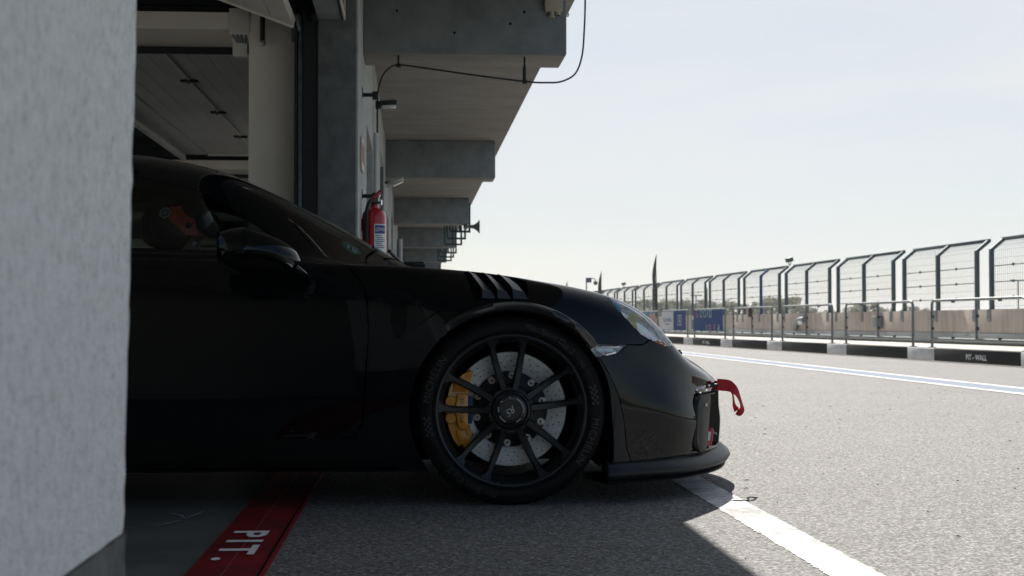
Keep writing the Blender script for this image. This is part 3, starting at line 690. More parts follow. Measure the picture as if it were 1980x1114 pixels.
# debris fence panels
ORD = ["first", "second", "third", "fourth", "fifth", "sixth", "seventh", "eighth", "ninth", "tenth", "eleventh", "twelfth", "thirteenth", "fourteenth"]
BEND, TOP, OVER = 2.02, 2.20, .22
def fence_panel():
    t = empty("debris_fence_panel", (0, 0, 0), AW)
    for s in (0., 1.83, 3.62):
        m = MB(); m.box((.02, s - .045, .895), (.09, s + .045, BEND), .004)
        poly = [(.02, BEND), (.09, BEND - .02), (.09 + OVER, TOP - .02), (.05 + OVER, TOP + .03)]
        m.prism(poly, lambda u, v, d: Vector((u, d, v)), s - .045, s + .045)
        m.build("post", 'fence_steel', t)
        m = MB(); m.box((-.014, s - .085, .66), (-.002, s + .085, .885), .003); m.box((-.013, s - .05, .885), (.09, s + .05, .895))
        for q in (-.045, .045): m.tube([(-.014, s + q, .735), (-.022, s + q, .735)], .014, 8)
        m.build("bracket", 'bracket', t)
    m = MB(); m.box((.045 + OVER, -.045, TOP - .02), (.10 + OVER, 3.665, TOP + .045), .004); m.build("top_rail", 'fence_steel', t)
    m = MB()
    for z in (1.11, 1.40, 1.70): m.tube([(.04, .045, z), (.04, 1.8, z)], .0075, 5); m.tube([(.04, 1.86, z), (.04, 3.6, z)], .0075, 5)
    for z in (1.11, 1.40, 1.70):
        for s in (.9, 2.7): m.box((.025, s - .02, z - .025), (.05, s + .02, z + .025))
    m.build("tension_rod", 'fence_steel', t)
    m = MB()
    n = 44
    for i in range(1, n):
        s = 3.62 * i / n; m.tube([(.055, s, .90), (.055, s, BEND), (.055 + OVER, s, TOP)], .0026, 3, cap=False)
    for z in np.arange(.95, BEND + .01, .148): m.tube([(.058, 0, z), (.058, 3.62, z)], .003, 3, cap=False)
    for f in (.35, .7): m.tube([(.055 + OVER * f, 0, BEND + (TOP - BEND) * f), (.055 + OVER * f, 3.62, BEND + (TOP - BEND) * f)], .003, 3, cap=False)
    tag(m.build("wire_mesh", 'wire', t, smooth=False), kind='stuff')
    return t
fp = fence_panel()
for i in range(0, 14):
    t = fp if i == 0 else copy_tree(fp)
    t.location = wp(-.95 + SP * (i - 0), 2.2)
    tag(t, "%s tall wire debris fence panel from the right edge, bent over at its top" % ORD[i], "fence", "debris fence panels on the pit wall")
    if i == 4:
        c_ = [c for c in t.children if c.name.startswith("post")][1]; c_.data = c_.data.copy(); c_.data.materials.clear(); c_.data.materials.append(M['banner_blue']); c_['label'] = "blue painted middle post"

# railings on the kerb
def railing():
    t = empty("railing", (0, 0, 0), AW); L = 3.42; r = .024
    m = MB(); m.tube(smooth_path([(0, 0, 0), (0, 0, .45), (0, 0, .70), (0, .03, .765), (0, .10, .79), (0, .3, .79), (0, L / 2, .79), (0, L - .3, .79), (0, L - .10, .79), (0, L - .03, .765), (0, L, .70), (0, L, .45), (0, L, 0)], 5), r, 10); m.build("hoop", 'rail_steel', t)
    m = MB(); m.tube([(0, L * .49, .145), (0, L * .49, .77)], r, 10); m.build("middle_post", 'rail_steel', t)
    m = MB(); m.tube([(0, 0, .145), (0, L, .145)], r, 10); m.build("bottom_rail", 'rail_steel', t)
    for s in (0, L):
        m = MB(); m.box((-.05, s - .05, 0), (.05, s + .05, .012)); m.build("foot_plate", 'rail_steel', t)
    m = MB()
    for s in (L * .25, L * .75): m.box((-.02, s - .03, .745), (.02, s + .03, .77)); m.box((-.02, s - .03, .165), (.02, s + .03, .19))
    for z in (.3, .5): m.box((-.02, L - .045, z), (.02, L - .02, z + .04)); m.box((-.02, L * .49 - .05, z), (.02, L * .49 - .02, z + .05))
    tag(m.build("clip", 'steel_dark', t), kind='stuff')
    return t
rl = railing(); RW = ["running off the right edge", "above the second black kerb block from the right", "above the third black kerb block from the right", "with the red lamp on its middle post", "behind the blue GOOD IDEA banner", "behind the white and blue banner", "behind the teal banner"]
for i in range(-2, 12):
    t = rl if i == -2 else copy_tree(rl)
    t.location = wp(1.28 + SP * i, .16, .224)
    j = i + 1
    tag(t, ("steel tube railing on the kerb " + RW[j]) if 0 <= j < len(RW) else ("farther steel tube railing on the kerb, %s past the teal banner" % ["first", "second", "third", "fourth", "fifth", "sixth", "seventh"][j - 7] if j >= 7 else "steel tube railing on the kerb outside the right edge"), "railing", "railings along the pit wall kerb")

def banner(i, label, base, mm):
    s0 = 1.28 + SP * i; t = wempty("banner", s0 + 1.71, .12, .224); tag(t, label, "banner", "banners on the railings")
    m = MB(); rows = []
    for a in range(15):
        y = -1.66 + 3.32 * a / 14; rows.append([Vector((.004 * sin(a * 1.9 + z * 9), y, z)) for z in (.19, .38, .58, .77)])
    m.grid(rows); m.build("cloth", mm, t)
    return t
# on a banner facing the lane, reading runs towards the viewer (minus local y)
def btxt(t, name, txt, sz, mm, y0, z0, sx=1.): put_text(name, txt, sz, mm, t, lambda x, y, z: Vector((-.012, y0 - x * sx, z0 + y)))
b = banner(3, "dark blue GOOD IDEA banner on a railing", None, 'banner_blue')
for ch, yy, mm in (("G", 1.18, 'pink'), ("O", .72, 'pale_green'), ("O", .30, 'pale_green'), ("I", -.02, 'pale_blue'), ("D", -.34, 'pale_blue')): btxt(b, "lettering", ch, .34, mm, yy, .66, 1.25)
for ch, yy, mm in (("I", .1, 'pale_blue'), ("D", -.28, 'pink'), ("E", -.8, 'pink'), ("A", -1.22, 'pale_blue')): btxt(b, "lettering", ch, .26, mm, yy, .27, 1.6)
b = banner(4, "half white, half blue SLOVAKIA banner on a railing", None, 'banner_blue')
m = MB(); m.box((-.012, -.02, .20), (-.008, 1.65, .765)); m.build("white_half", 'banner_white', b)
put_text("lettering", "SLOVAKIA", .17, 'ink_blue', b, lambda x, y, z: Vector((-.016, .82 - x * 1.5, .50 + y)))
m = MB(); m.box((-.014, .50, .36), (-.011, 1.14, .385)); m.build("print_line", 'ink_blue', b)
m = MB()
for z in (.34, .62): m.box((-.014, -1.12, z), (-.011, -.62, z + .022))
for y in (-1.12, -.642): m.box((-.014, y, .362), (-.011, y + .022, .62))
for z in (.42, .48, .55): m.box((-.014, -1.02, z), (-.011, -.74, z + .025))
m.build("emblem", 'banner_white', b)
b = banner(5, "teal banner with orange figure on a railing, beside the headlight", None, 'banner_teal')
m = MB(); m.box((-.012, -1.60, .20), (-.008, -.75, .72)); m.build("figure_panel", 'banner_orange', b)
m = MB(); m.box((-.012, -.3, .60), (-.008, .7, .63)); m.build("print_line", 'banner_white', b)

# small fittings along the wall
t = wempty("wall_cabinet", 8.2, 2.19, .62); tag(t, "grey green cabinet low on the wall, left of the second white kerb block", "cabinet")
m = MB(); m.box((-.12, -.16, -.11), (0, .16, .17), .008); m.build("body", 'bracket', t)
m = MB(); m.box((-.128, -.15, -.10), (-.121, .15, .16), .003); m.build("door", 'bracket', t)
t = wempty("wall_cabinet", 25.6, 2.19, .55); tag(t, "dark grey cabinet on the wall between the two blue banners", "cabinet")
m = MB(); m.box((-.14, -.2, -.12), (0, .2, .2), .008); m.build("body", 'fence_steel', t)
m = MB(); m.box((-.148, -.19, -.11), (-.141, .19, .19), .003); m.build("door", 'fence_steel', t)
t = wempty("pipe_elbow", 13.4, 2.10, .5); tag(t, "dark bent pipe outlet with white flap on the wall", "pipe")
m = MB(); m.tube(smooth_path([(0, .75, -.06), (0, .7, .06), (0, .5, .19), (0, .2, .22), (0, 0, .22)], 5), .075, 12); m.build("pipe", 'bracket', t)
m = MB(); m.box((-.09, -.1, .09), (-.08, .22, .18), .002); m.build("flap", 'banner_white', t)
t = wempty("signal_lamp", 9.78 + 1.68 * .49, .10, .80); t.location = wp(1.28 + SP * 2 + 1.676, .10, .80); tag(t, "two red signal lamps clipped to the railing's middle post", "lamp")
m = MB(); m.box((-.03, -.06, -.02), (.03, .06, .21), .006); m.build("case", 'steel_dark', t)
for z in (.045, .15):
    m = MB(); m.lathe([(.001, -.05), (.03, -.045), (.045, -.03)], (0, 0, z), axis='x', seg=16); m.build("lens", 'red', t)
def stand_light(s, label, z0=2.24):
    t = wempty("fence_floodlight", s, 2.2 + .09 + OVER, z0); tag(t, label, "floodlight", "floodlights on the debris fence")
    m = MB(); m.box((-.10, -.11, .10), (.07, .11, .22), .01, Matrix.Rotation(radians(-14), 3, 'Y')); m.build("housing", 'fence_steel', t)
    m = MB(); m.tube([(0, -.09, .15), (0, -.09, .03), (0, .09, .03), (0, .09, .15)], .012, 6); m.tube([(0, 0, .03), (0, 0, 0)], .02, 6); m.build("yoke", 'steel_dark', t)
stand_light(15.9, "floodlight standing on the fence top right of the flags")
stand_light(40.6, "far floodlight on the fence top just above the headlight")
t = wempty("camera_mast", 47.4, 1.9, .224); tag(t, "thin mast with a dome camera rising behind the bonnet", "mast")
m = MB(); m.tube([(0, 0, 0), (0, 0, 2.62)], .03, 8); m.box((-.02, -.1, 2.42), (.24, .1, 2.66)); m.build("mast", 'fence_steel', t)
m = MB(); m.tube([(.2, 0, 2.62), (.42, 0, 2.62), (.46, 0, 2.5)], .02, 6); m.ball((.46, 0, 2.4), .11, 12, 8); m.build("dome_camera", 'fence_steel', t)
def feather_flag(s, tt, label, h=3.05, seed=0, lean=0.):
    t = wempty("feather_flag", s, tt, .224); tag(t, label, "flag", "black feather flags along the pit wall")
    m = MB(); m.tube([(0, 0, 0), (lean * .4, .0, .8), (lean * .8, 0, 1.8), (lean, 0, 2.5), (lean * .9, -.04, h)], [.016, .014, .012, .009, .005], 8); m.build("pole", 'steel_dark', t)
    m = MB(); rows = []
    for i in range(22):
        f = i / 21; z = .30 + (h - .30) * f
        px = lean * min(1, z / 2.2); w = (.07 + .095 * sin(min(1, f * 1.2) * pi * .5)) * (1 - max(0, (f - .66) / .34) ** 1.8)
        rows.append([Vector((px + .012 - w * a - .03 * sin(f * 3.1), -.02 - .05 * a + .03 * sin(f * 7 + seed) * a, z)) for a in (0, .33, .66, 1.)])
    m.grid(rows); fl = m.build("cloth", 'flag', t)
    m = MB(); m.box((lean - .11, -.075, h - .80), (lean - .05, -.068, h - .60)); m.build("red_mark", 'flag_red', fl)
    for q in range(6):
        m = MB(); m.box((lean - .10, -.075, h - 1.0 - q * .17), (lean - .06, -.068, h - .93 - q * .17)); m.build("print_mark", 'flag_white', fl)
feather_flag(30.0, 1.82, "tall black feather flag in front of the fence, right of the headlight", 3.02, 0, -.10)
feather_flag(42.6, 1.82, "middle black feather flag rising just behind the headlight", 2.86, 1, 0)
feather_flag(53.3, 1.82, "farthest feather flag, only its tip showing above the bonnet", 2.70, 2, 0)
t = wempty("trackside_notice", 24.6, 2.3, 1.5); tag(t, "small red and grey notice wired to the fence mesh", "notice")
m = MB(); m.box((-.02, -.2, -.2), (0, .2, .32), .003); m.build("board", 'bracket', t)
m = MB(); m.box((-.024, -.16, -.1), (-.021, .16, .2)); m.build("field", 'sign_red', t)

# light masts far beyond the track
from math import tan, atan
def bearing(u, dist):
    a = atan((u - 990) / 2750.) + radians(4.04); return Vector((sin(a) * dist, cos(a) * dist, 0))
for u, d, h, lb in ((1346, 150, 3.5, "far lamp mast with crossbar above the trees near the banners"), (1463, 190, 3.3, "very faint far lamp mast between the fence posts"), (1969, 120, 4.0, "lamp mast with crossbar seen through the nearest fence panel")):
    t = tag(empty("lamp_mast", bearing(u, d)), lb, "mast", "lamp masts beyond the track"); t.location.z = -.03
    m = MB(); m.tube([(0, 0, 0), (0, 0, h)], .06, 8); m.build("pole", 'fence_steel', t)
    m = MB(); m.box((-.62, -.08, h - .02), (.62, .08, h + .08)); m.build("crossbar", 'fence_steel', t)

# ------------------------------------------------------------------ trees beyond the track
def tree(u, dist, h, w, label, seed):
    r = random.Random(seed); b = bearing(u, dist)
    t = tag(empty("tree", b), label, "tree", "trees beyond the track"); t.location.z = -.03
    m = MB(); tips = []
    m.tube([(0, 0, 0), (r.gauss(0, .03) * h, 0, h * .3), (r.gauss(0, .04) * h, r.gauss(0, .04) * h, h * .62), (r.gauss(0, .04) * h, 0, h * .9)], [.03 * h, .022 * h, .013 * h, .004 * h], 7)
    for i in range(11):
        a = r.random() * 6.28; z = h * (.22 + .5 * r.random()); l = w * .5 * (.6 + .5 * r.random())
        e = Vector((cos(a) * l, sin(a) * l, min(h * .97, z + h * (.12 + .3 * r.random())))); m.tube([(0, 0, z), Vector((0, 0, z)).lerp(e, .55) + Vector((0, 0, h * .02)), e], [.010 * h, .006 * h, .002 * h], 5); tips.append(e)
    m.build("trunk", 'bark', t)
    tips += [Vector((r.gauss(0, .1) * w, r.gauss(0, .1) * w, h * (.72 + .26 * r.random()))) for _ in range(9)]
    tips += [Vector((r.gauss(0, .22) * w, r.gauss(0, .22) * w, h * (.3 + .4 * r.random()))) for _ in range(6)]
    V, F, mi = [], [], []
    for e in tips:
        rad = (.11 + .08 * r.random()) * w; dark = r.random() < .45
        for _ in range(42):
            d = Vector((r.gauss(0, 1), r.gauss(0, 1), r.gauss(0, .8))); d = d.normalized() * rad * r.random() ** .45; c = e + d
            if c.z > h * 1.04 or c.z < h * .1: continue
            s = (.028 + .022 * r.random()) * h; q = Vector((r.gauss(0, 1), r.gauss(0, 1), r.gauss(0, 1))).normalized(); p = q.orthogonal().normalized() * s; k = q.cross(p).normalized() * s * .6
            n = len(V); V += [c - p, c + k, c + p, c - k]; F.append((n, n + 1, n + 2, n + 3)); mi.append(1 if dark else 0)
    me = bpy.data.meshes.new("crown"); me.from_pydata(V, [], F); me.materials.append(M['leaf_a']); me.materials.append(M['leaf_b']); me.polygons.foreach_set("material_index", mi)
    o = bpy.data.objects.new("crown", me); COL.objects.link(o); o.parent = t
TN = {}
def NEAR(u):
    k = "seen above the headlight" if u < 1290 else "behind the two blue banners" if u < 1400 else "over the railing with the red lamp" if u < 1500 else "in the bushy clump behind the sixth fence panel" if u < 1545 else "in the gap by the fifth fence panel" if u < 1635 else "seen through the third fence panel" if u < 1735 else "seen through the second fence panel" if u < 1800 else "low behind the nearest fence panels"
    TN[k] = TN.get(k, 0) + 1; return k + ["", ", second from its left", ", third from its left", ", fourth from its left", ", fifth from its left", ", sixth from its left", ", seventh from its left"][TN[k] - 1]
r = random.Random(11)
spots = [(1215, 40), (1236, 34), (1258, 42), (1280, 36), (1302, 44), (1322, 38), (1338, 34), (1362, 42), (1380, 38), (1401, 32), (1418, 40), (1441, 33), (1458, 28), (1477, 38), (1496, 48), (1515, 44), (1535, 46), (1553, 30), (1571, 26), (1650, 28), (1668, 33), (1690, 36), (1706, 26), (1748, 22), (1768, 28), (1786, 24), (1605, 22), (1625, 18), (1850, 16), (1878, 18)]
for i, (u, px) in enumerate(spots):
    d = r.uniform(170, 240); h = px * d / 2750 + .75
    tree(u, d, h, h * r.uniform(.72, 1.1), "pale tree %s" % NEAR(u), i)
m = MB(); r = random.Random(5)
pts = [bearing(1190 + 26 * i, 260) for i in range(34)]
rows = [[p + Vector((0, 0, -.1)), p + Vector((0, 0, 1.0 + r.random() * .9)), p * 1.02 + Vector((0, 0, 1.6 + r.random() * 1.2)), p * 1.05 + Vector((0, 0, -.1))] for p in pts]
m.grid(rows); tag(m.build("distant_hedge", 'leaf_b'), kind='stuff')
# ------------------------------------------------------------------ the car: one smooth shell, cut along its shut lines into panels
CAR = Vector((.352, 5.9, 0))
car = tag(empty("sports_car", CAR, 0), "glossy black sports car nosing out of the garage", "car")

def spline(ts, Y, tq):
    """natural cubic through rows of Y at ts, evaluated at tq"""
    n = len(ts); h = np.diff(ts); Y = np.asarray(Y, float); A = np.zeros((n, n)); R = np.zeros_like(Y); A[0, 0] = A[-1, -1] = 1
    for i in range(1, n - 1):
        A[i, i - 1], A[i, i], A[i, i + 1] = h[i - 1], 2 * (h[i - 1] + h[i]), h[i]
        R[i] = 6 * ((Y[i + 1] - Y[i]) / h[i] - (Y[i] - Y[i - 1]) / h[i - 1])
    m = np.linalg.solve(A, R.reshape(n, -1)).reshape(Y.shape)
    k = np.clip(np.searchsorted(ts, tq, side='right') - 1, 0, n - 2); hk = h[k]
    sh = (len(tq),) + (1,) * (Y.ndim - 1); a = ((ts[k + 1] - tq) / hk).reshape(sh); b = ((tq - ts[k]) / hk).reshape(sh); hk = hk.reshape(sh)
    return a * Y[k] + b * Y[k + 1] + ((a ** 3 - a) * m[k] + (b ** 3 - b) * m[k + 1]) * hk ** 2 / 6

# columns from the nose centre round the corner and back; each: bottom, low, mid, upper, crown, dip, inner, centre  (x, half width, z)
COLS = [
 [(.905,0,.12),(.912,0,.20),(.912,0,.30),(.910,0,.37),(.903,0,.408),(.890,0,.424),(.878,0,.436),(.866,0,.446)],
 [(.865,.30,.12),(.872,.30,.20),(.872,.30,.30),(.864,.30,.38),(.842,.285,.428),(.812,.21,.464),(.788,.10,.488),(.774,0,.497)],
 [(.785,.50,.12),(.795,.505,.20),(.795,.505,.31),(.785,.50,.40),(.752,.475,.471),(.708,.35,.514),(.672,.17,.542),(.655,0,.550)],
 [(.690,.645,.12),(.700,.655,.20),(.700,.66,.32),(.682,.655,.43),(.650,.601,.534),(.588,.455,.574),(.540,.23,.598),(.520,0,.606)],
 [(.590,.745,.12),(.600,.755,.20),(.600,.765,.34),(.577,.755,.47),(.547,.679,.639),(.460,.525,.644),(.400,.27,.658),(.375,0,.665)],
 [(.465,.825,.12),(.470,.83,.20),(.470,.84,.36),(.450,.832,.52),(.416,.745,.722),(.325,.57,.704),(.270,.29,.708),(.245,0,.714)],
 [(.350,.872,.12),(.350,.88,.20),(.340,.892,.38),(.325,.885,.56),(.262,.778,.766),(.190,.585,.744),(.140,.30,.750),(.120,0,.756)],
 [(.180,.885,.12),(.180,.893,.20),(.170,.912,.42),(.160,.902,.60),(.112,.780,.793),(.050,.590,.773),(.010,.30,.784),(.000,0,.790)],
 [(.000,.890,.12),(.000,.897,.20),(.000,.915,.45),(.000,.905,.62),(-.030,.775,.815),(-.075,.590,.797),(-.105,.30,.810),(-.115,0,.816)],
 [(-.200,.885,.12),(-.200,.893,.20),(-.200,.908,.45),(-.200,.897,.64),(-.205,.775,.833),(-.250,.600,.813),(-.275,.31,.838),(-.285,0,.848)],
 [(-.350,.878,.12),(-.350,.886,.20),(-.350,.898,.46),(-.350,.885,.66),(-.350,.780,.843),(-.372,.630,.826),(-.378,.33,.862),(-.372,0,.874)],
 [(-.450,.870,.12),(-.450,.880,.20),(-.450,.892,.46),(-.450,.878,.66),(-.450,.785,.846),(-.470,.660,.838),(-.455,.36,.892),(-.432,0,.906)],
 [(-.550,.866,.12),(-.550,.876,.20),(-.550,.888,.47),(-.550,.874,.67),(-.550,.790,.848),(-.560,.680,.848),(-.552,.39,.945),(-.540,0,.965)],
 [(-.650,.863,.12),(-.650,.873,.20),(-.650,.885,.47),(-.650,.871,.67),(-.650,.796,.850),(-.660,.700,.866),(-.655,.44,.998),(-.650,0,1.024)],
 [(-.850,.862,.12),(-.850,.872,.20),(-.850,.883,.47),(-.850,.869,.67),(-.850,.802,.855),(-.850,.728,.882),(-.850,.535,1.076),(-.845,0,1.126)],
 [(-1.05,.862,.12),(-1.05,.872,.20),(-1.05,.883,.47),(-1.05,.869,.67),(-1.05,.806,.860),(-1.05,.740,.890),(-1.05,.530,1.158),(-1.05,0,1.206)],
 [(-1.25,.862,.12),(-1.25,.872,.20),(-1.25,.883,.47),(-1.25,.869,.67),(-1.25,.810,.865),(-1.25,.746,.896),(-1.25,.535,1.202),(-1.25,0,1.254)],
 [(-1.50,.862,.12),(-1.50,.872,.20),(-1.50,.883,.47),(-1.50,.869,.67),(-1.50,.815,.870),(-1.50,.748,.900),(-1.50,.535,1.226),(-1.50,0,1.278)],
 [(-1.90,.868,.12),(-1.90,.880,.20),(-1.90,.895,.47),(-1.90,.885,.67),(-1.90,.832,.878),(-1.90,.745,.905),(-1.90,.525,1.195),(-1.90,0,1.262)],
 [(-2.30,.900,.12),(-2.30,.912,.20),(-2.30,.932,.50),(-2.30,.925,.68),(-2.30,.868,.880),(-2.30,.725,.902),(-2.30,.490,1.115),(-2.30,0,1.195)],
 [(-2.70,.905,.14),(-2.70,.915,.22),(-2.70,.936,.52),(-2.70,.928,.69),(-2.70,.872,.866),(-2.70,.690,.878),(-2.70,.430,1.020),(-2.70,0,1.095)],
 [(-3.10,.880,.18),(-3.10,.892,.25),(-3.10,.910,.53),(-3.10,.900,.68),(-3.10,.850,.830),(-3.10,.640,.850),(-3.10,.370,.918),(-3.10,0,.952)],
 [(-3.40,.800,.22),(-3.42,.815,.30),(-3.44,.830,.52),(-3.44,.825,.64),(-3.42,.780,.770),(-3.42,.580,.800),(-3.42,.330,.832),(-3.42,0,.842)],
 [(-3.52,.640,.24),(-3.54,.660,.32),(-3.56,.670,.52),(-3.56,.665,.62),(-3.55,.640,.715),(-3.56,.480,.745),(-3.56,.280,.760),(-3.56,0,.764)],
]
def loft():
    C = np.array(COLS)
    mir = C * np.array([1, -1, 1])
    full = np.concatenate([mir[1:4][::-1], C])               # carry on past the nose so the surface crosses the middle smoothly
    d = np.linalg.norm(np.diff(full[:, 2:6], axis=0), axis=2).mean(1); ts = np.concatenate([[0], np.cumsum(np.maximum(d, .05))])
    t0 = ts[3]; segs = []
    tq = np.concatenate([np.linspace(t0, ts[14], 190, endpoint=False), np.linspace(ts[14], ts[-1], 120)])
    U = spline(ts, full, tq)                                   # nu x 8 x 3
    sec = np.concatenate([U, (U * np.array([1, -1, 1]))[:, ::-1][:, 1:]], axis=1)
    dv = np.linalg.norm(np.diff(C[6:18], axis=1), axis=2).mean(0); dv = np.concatenate([dv, dv[::-1]]); tv = np.concatenate([[0], np.cumsum(dv)])
    vq = np.linspace(0, tv[7], 96)
    G = spline(tv, sec.transpose(1, 0, 2), vq).transpose(1, 0, 2)
    G[:, -1, 1] = 0; G[0, :, 1] = 0
    G[:, :, 1] = np.maximum(G[:, :, 1], 0)
    G[:, :, 1] *= -1                                            # near side is negative y
    return G
G = loft(); NU, NV = G.shape[:2]
shell = bmesh.new()
VV = [[shell.verts.new(G[i, j]) for j in range(NV)] for i in range(NU)]
for i in range(NU - 1):
    for j in range(NV - 1): shell.faces.new((VV[i][j], VV[i][j + 1], VV[i + 1][j + 1], VV[i + 1][j]))
bmesh.ops.remove_doubles(shell, verts=shell.verts, dist=.0004)
bmesh.ops.dissolve_degenerate(shell, edges=shell.edges, dist=1e-5)
shell.normal_update()
if sum(f.normal.y * f.calc_area() for f in shell.faces) > 0: bmesh.ops.reverse_faces(shell, faces=shell.faces); shell.normal_update()
BVH = BVHTree.FromBMesh(shell)
def hit(o, d):
    p, n, i, _ = BVH.ray_cast(Vector(o), Vector(d).normalized()); return p, n
def side(x, z, out=0.0):
    """point of the near flank at (x, z)"""
    p, n = hit((x, -1.6, z), (0, 1, 0)); return p + n * out if p else None
def top(x, w, out=0.0):
    p, n = hit((x, -w, 2.0), (0, 0, -1)); return p + n * out if p else None
def rad(x, phi, out=0.0, c=(-.60, .60)):
    p, n = hit((x, c[0], c[1]), (0, -cos(radians(phi)), sin(radians(phi))));  # from inside outwards
    if p is None: return None
    n = n if n.dot(Vector((0, -cos(radians(phi)), sin(radians(phi))))) > 0 else -n
    return p + n * out

def inside(poly, x, y):
    c = False; n = len(poly)
    for i in range(n):
        x1, y1 = poly[i]; x2, y2 = poly[i - 1]
        if (y1 > y) != (y2 > y) and x < (x2 - x1) * (y - y1) / (y2 - y1) + x1: c = not c
    return c
def dense(poly, step=.03, closed=True):
    """smooth a closed outline a little by sampling"""
    return poly
AX = {'xz': (0, 2, 1), 'xw': (0, 1, 2), 'wz': (1, 2, 0)}
def coords(v, ax):
    a, b, _ = AX[ax]; p = (v[0], -v[1], v[2]); return p[a], p[b]
def cut(poly, ax, test):
    """score the shell along an outline drawn in one of the three views"""
    a, b, k = AX[ax]; n = len(poly)
    for i in range(n):
        (u0, v0), (u1, v1) = poly[i], poly[(i + 1) % n]
        L = sqrt((u1 - u0) ** 2 + (v1 - v0) ** 2)
        if L < 1e-6: continue
        du, dv = (u1 - u0) / L, (v1 - v0) / L
        fs = []
        for f in shell.faces:
            c = f.calc_center_median(); x, y = coords(c, ax)
            s = (x - u0) * du + (y - v0) * dv; d = abs((x - u0) * dv - (y - v0) * du)
            if d < .05 and -.03 < s < L + .03 and test(c, f.normal): fs.append(f)
        if not fs: continue
        co = [0, 0, 0]; no = [0, 0, 0]
        co[a] = u0; co[b] = v0; no[a] = dv; no[b] = -du
        co[1] *= -1; no[1] *= -1
        g = set(fs)
        for f in fs: g.update(f.edges); g.update(f.verts)
        bmesh.ops.bisect_plane(shell, geom=list(g), dist=1e-5, plane_co=co, plane_no=no)
    shell.normal_update()

def rounded(poly, r=.03, n=4):
    out = []; m = len(poly)
    for i in range(m):
        p, q, s = Vector(poly[i - 1]), Vector(poly[i]), Vector(poly[(i + 1) % m])
        a = q + (p - q).normalized() * min(r, (p - q).length * .45); b = q + (s - q).normalized() * min(r, (s - q).length * .45)
        for k in range(n + 1):
            t = k / n; out.append(tuple((1 - t) ** 2 * a + 2 * t * (1 - t) * q + t * t * b))
    return out
def circle(cx, cz, r, a0, a1, n): return [(cx + r * cos(radians(a0 + (a1 - a0) * i / n)), cz + r * sin(radians(a0 + (a1 - a0) * i / n))) for i in range(n + 1)]

low = lambda c, n: c.z < .80
RA = .358; WZ = .330; XR = -2.456
arch_f = [(.360, .03), (.366, .214), (.358, .32)] + circle(0, WZ, RA, 12, 215, 38) + [(-.29, .03)]
arch_r = circle(XR, WZ + .01, RA + .012, -35, 215, 30) + [(XR - .29, .05), (XR + .29, .05)]
glass_side = [(-.745, .880), (-.849, .948), (-.926, 1.008), (-1.014, 1.066), (-1.125, 1.122), (-1.216, 1.150), (-1.354, 1.176), (-1.55, 1.190), (-1.9, 1.165), (-2.15, 1.095), (-2.42, .975), (-2.30, .928), (-1.9, .922), (-1.50, .918), (-1.1, .908), (-.85, .896)]
screen = [(-.395, -.02), (-.41, .2), (-.46, .40), (-.55, .565), (-.645, .645), (-.70, .625), (-.86, .535), (-1.0, .497), (-1.085, .465), (-1.12, .25), (-1.13, -.02)]
lamp = [(.335, .745), (.345, .785), (.363, .808), (.385, .822), (.413, .824), (.444, .819), (.476, .807), (.511, .788), (.549, .763), (.581, .738), (.602, .712), (.622, .675), (.630, .635), (.615, .600), (.560, .590), (.490, .605), (.420, .645), (.360, .695)]
marker = [(.268, .569), (.418, .5635), (.378, .533), (.30, .522)]
bumper = [(.20, .04), (.20, .5665), (.268, .5685), (.405, .5645), (.470, .5635), (.486, .567), (.505, .580), (.56, .580), (.60, .560), (.70, .560), (1.2, .560), (1.2, .04)]
trimp = [(.20, .548), (.283, .545), (.322, .505), (.355, .447), (.382, .385), (.403, .295), (.414, .194), (.43, .150), (.43, .05), (.20, .05)]
doorp = [(-.640, .868), (-.576, .842), (-.544, .806), (-.517, .76), (-.505, .688), (-.504, .579), (-.512, .47), (-.521, .30), (-.55, .245), (-.64, .235), (-1.70, .235), (-1.80, .30), (-1.87, .45), (-1.88, .62), (-1.84, .78), (-1.80, .876)]
lidp = [(.70, -.02), (.66, .2), (.615, .40), (.565, .50), (.50, .525), (.40, .56), (.33, .62), (.20, .630), (0, .640), (-.20, .640), (-.40, .60), (-.375, .40), (-.365, -.02)]
louv = rounded([(-.168, .776), (-.165, .800), (-.151, .839), (-.134, .876), (.056, .876), (.062, .86), (.058, .811), (.046, .790), (.030, .776)], .008, 3)
intake = rounded([(.335, .168), (.335, .408), (.48, .412), (.62, .400), (.655, .36), (.655, .20), (.62, .168)], .03, 3)

up = lambda c, n: n.z > .05 and c.z > .55
cut(arch_f, 'xz', lambda c, n: c.y < -.55 and c.z < .80); cut(arch_r, 'xz', lambda c, n: c.y < -.55 and c.z < .80)
cut(glass_side, 'xz', lambda c, n: c.y < -.4 and c.z > .86); cut(screen, 'xw', lambda c, n: c.z > .84 and n.z > .1)
cut(lamp, 'xw', lambda c, n: c.z > .50 and c.x > .2 and n.z > .0)
cut(marker, 'xz', lambda c, n: c.y < -.7 and .45 < c.z < .62); cut(bumper, 'xz', lambda c, n: c.x > .15 and c.z > .45 and c.z < .63)
cut(trimp, 'xz', lambda c, n: c.y < -.6 and c.x > .15); cut(doorp, 'xz', lambda c, n: c.y < -.6 and c.z < .90)
cut(lidp, 'xw', lambda c, n: n.z > .3 and c.z > .5); cut(louv, 'xw', lambda c, n: n.z > .1 and c.z > .6 and c.x < .3)
cut(intake, 'wz', lambda c, n: n.x > .1 and c.x > .55)

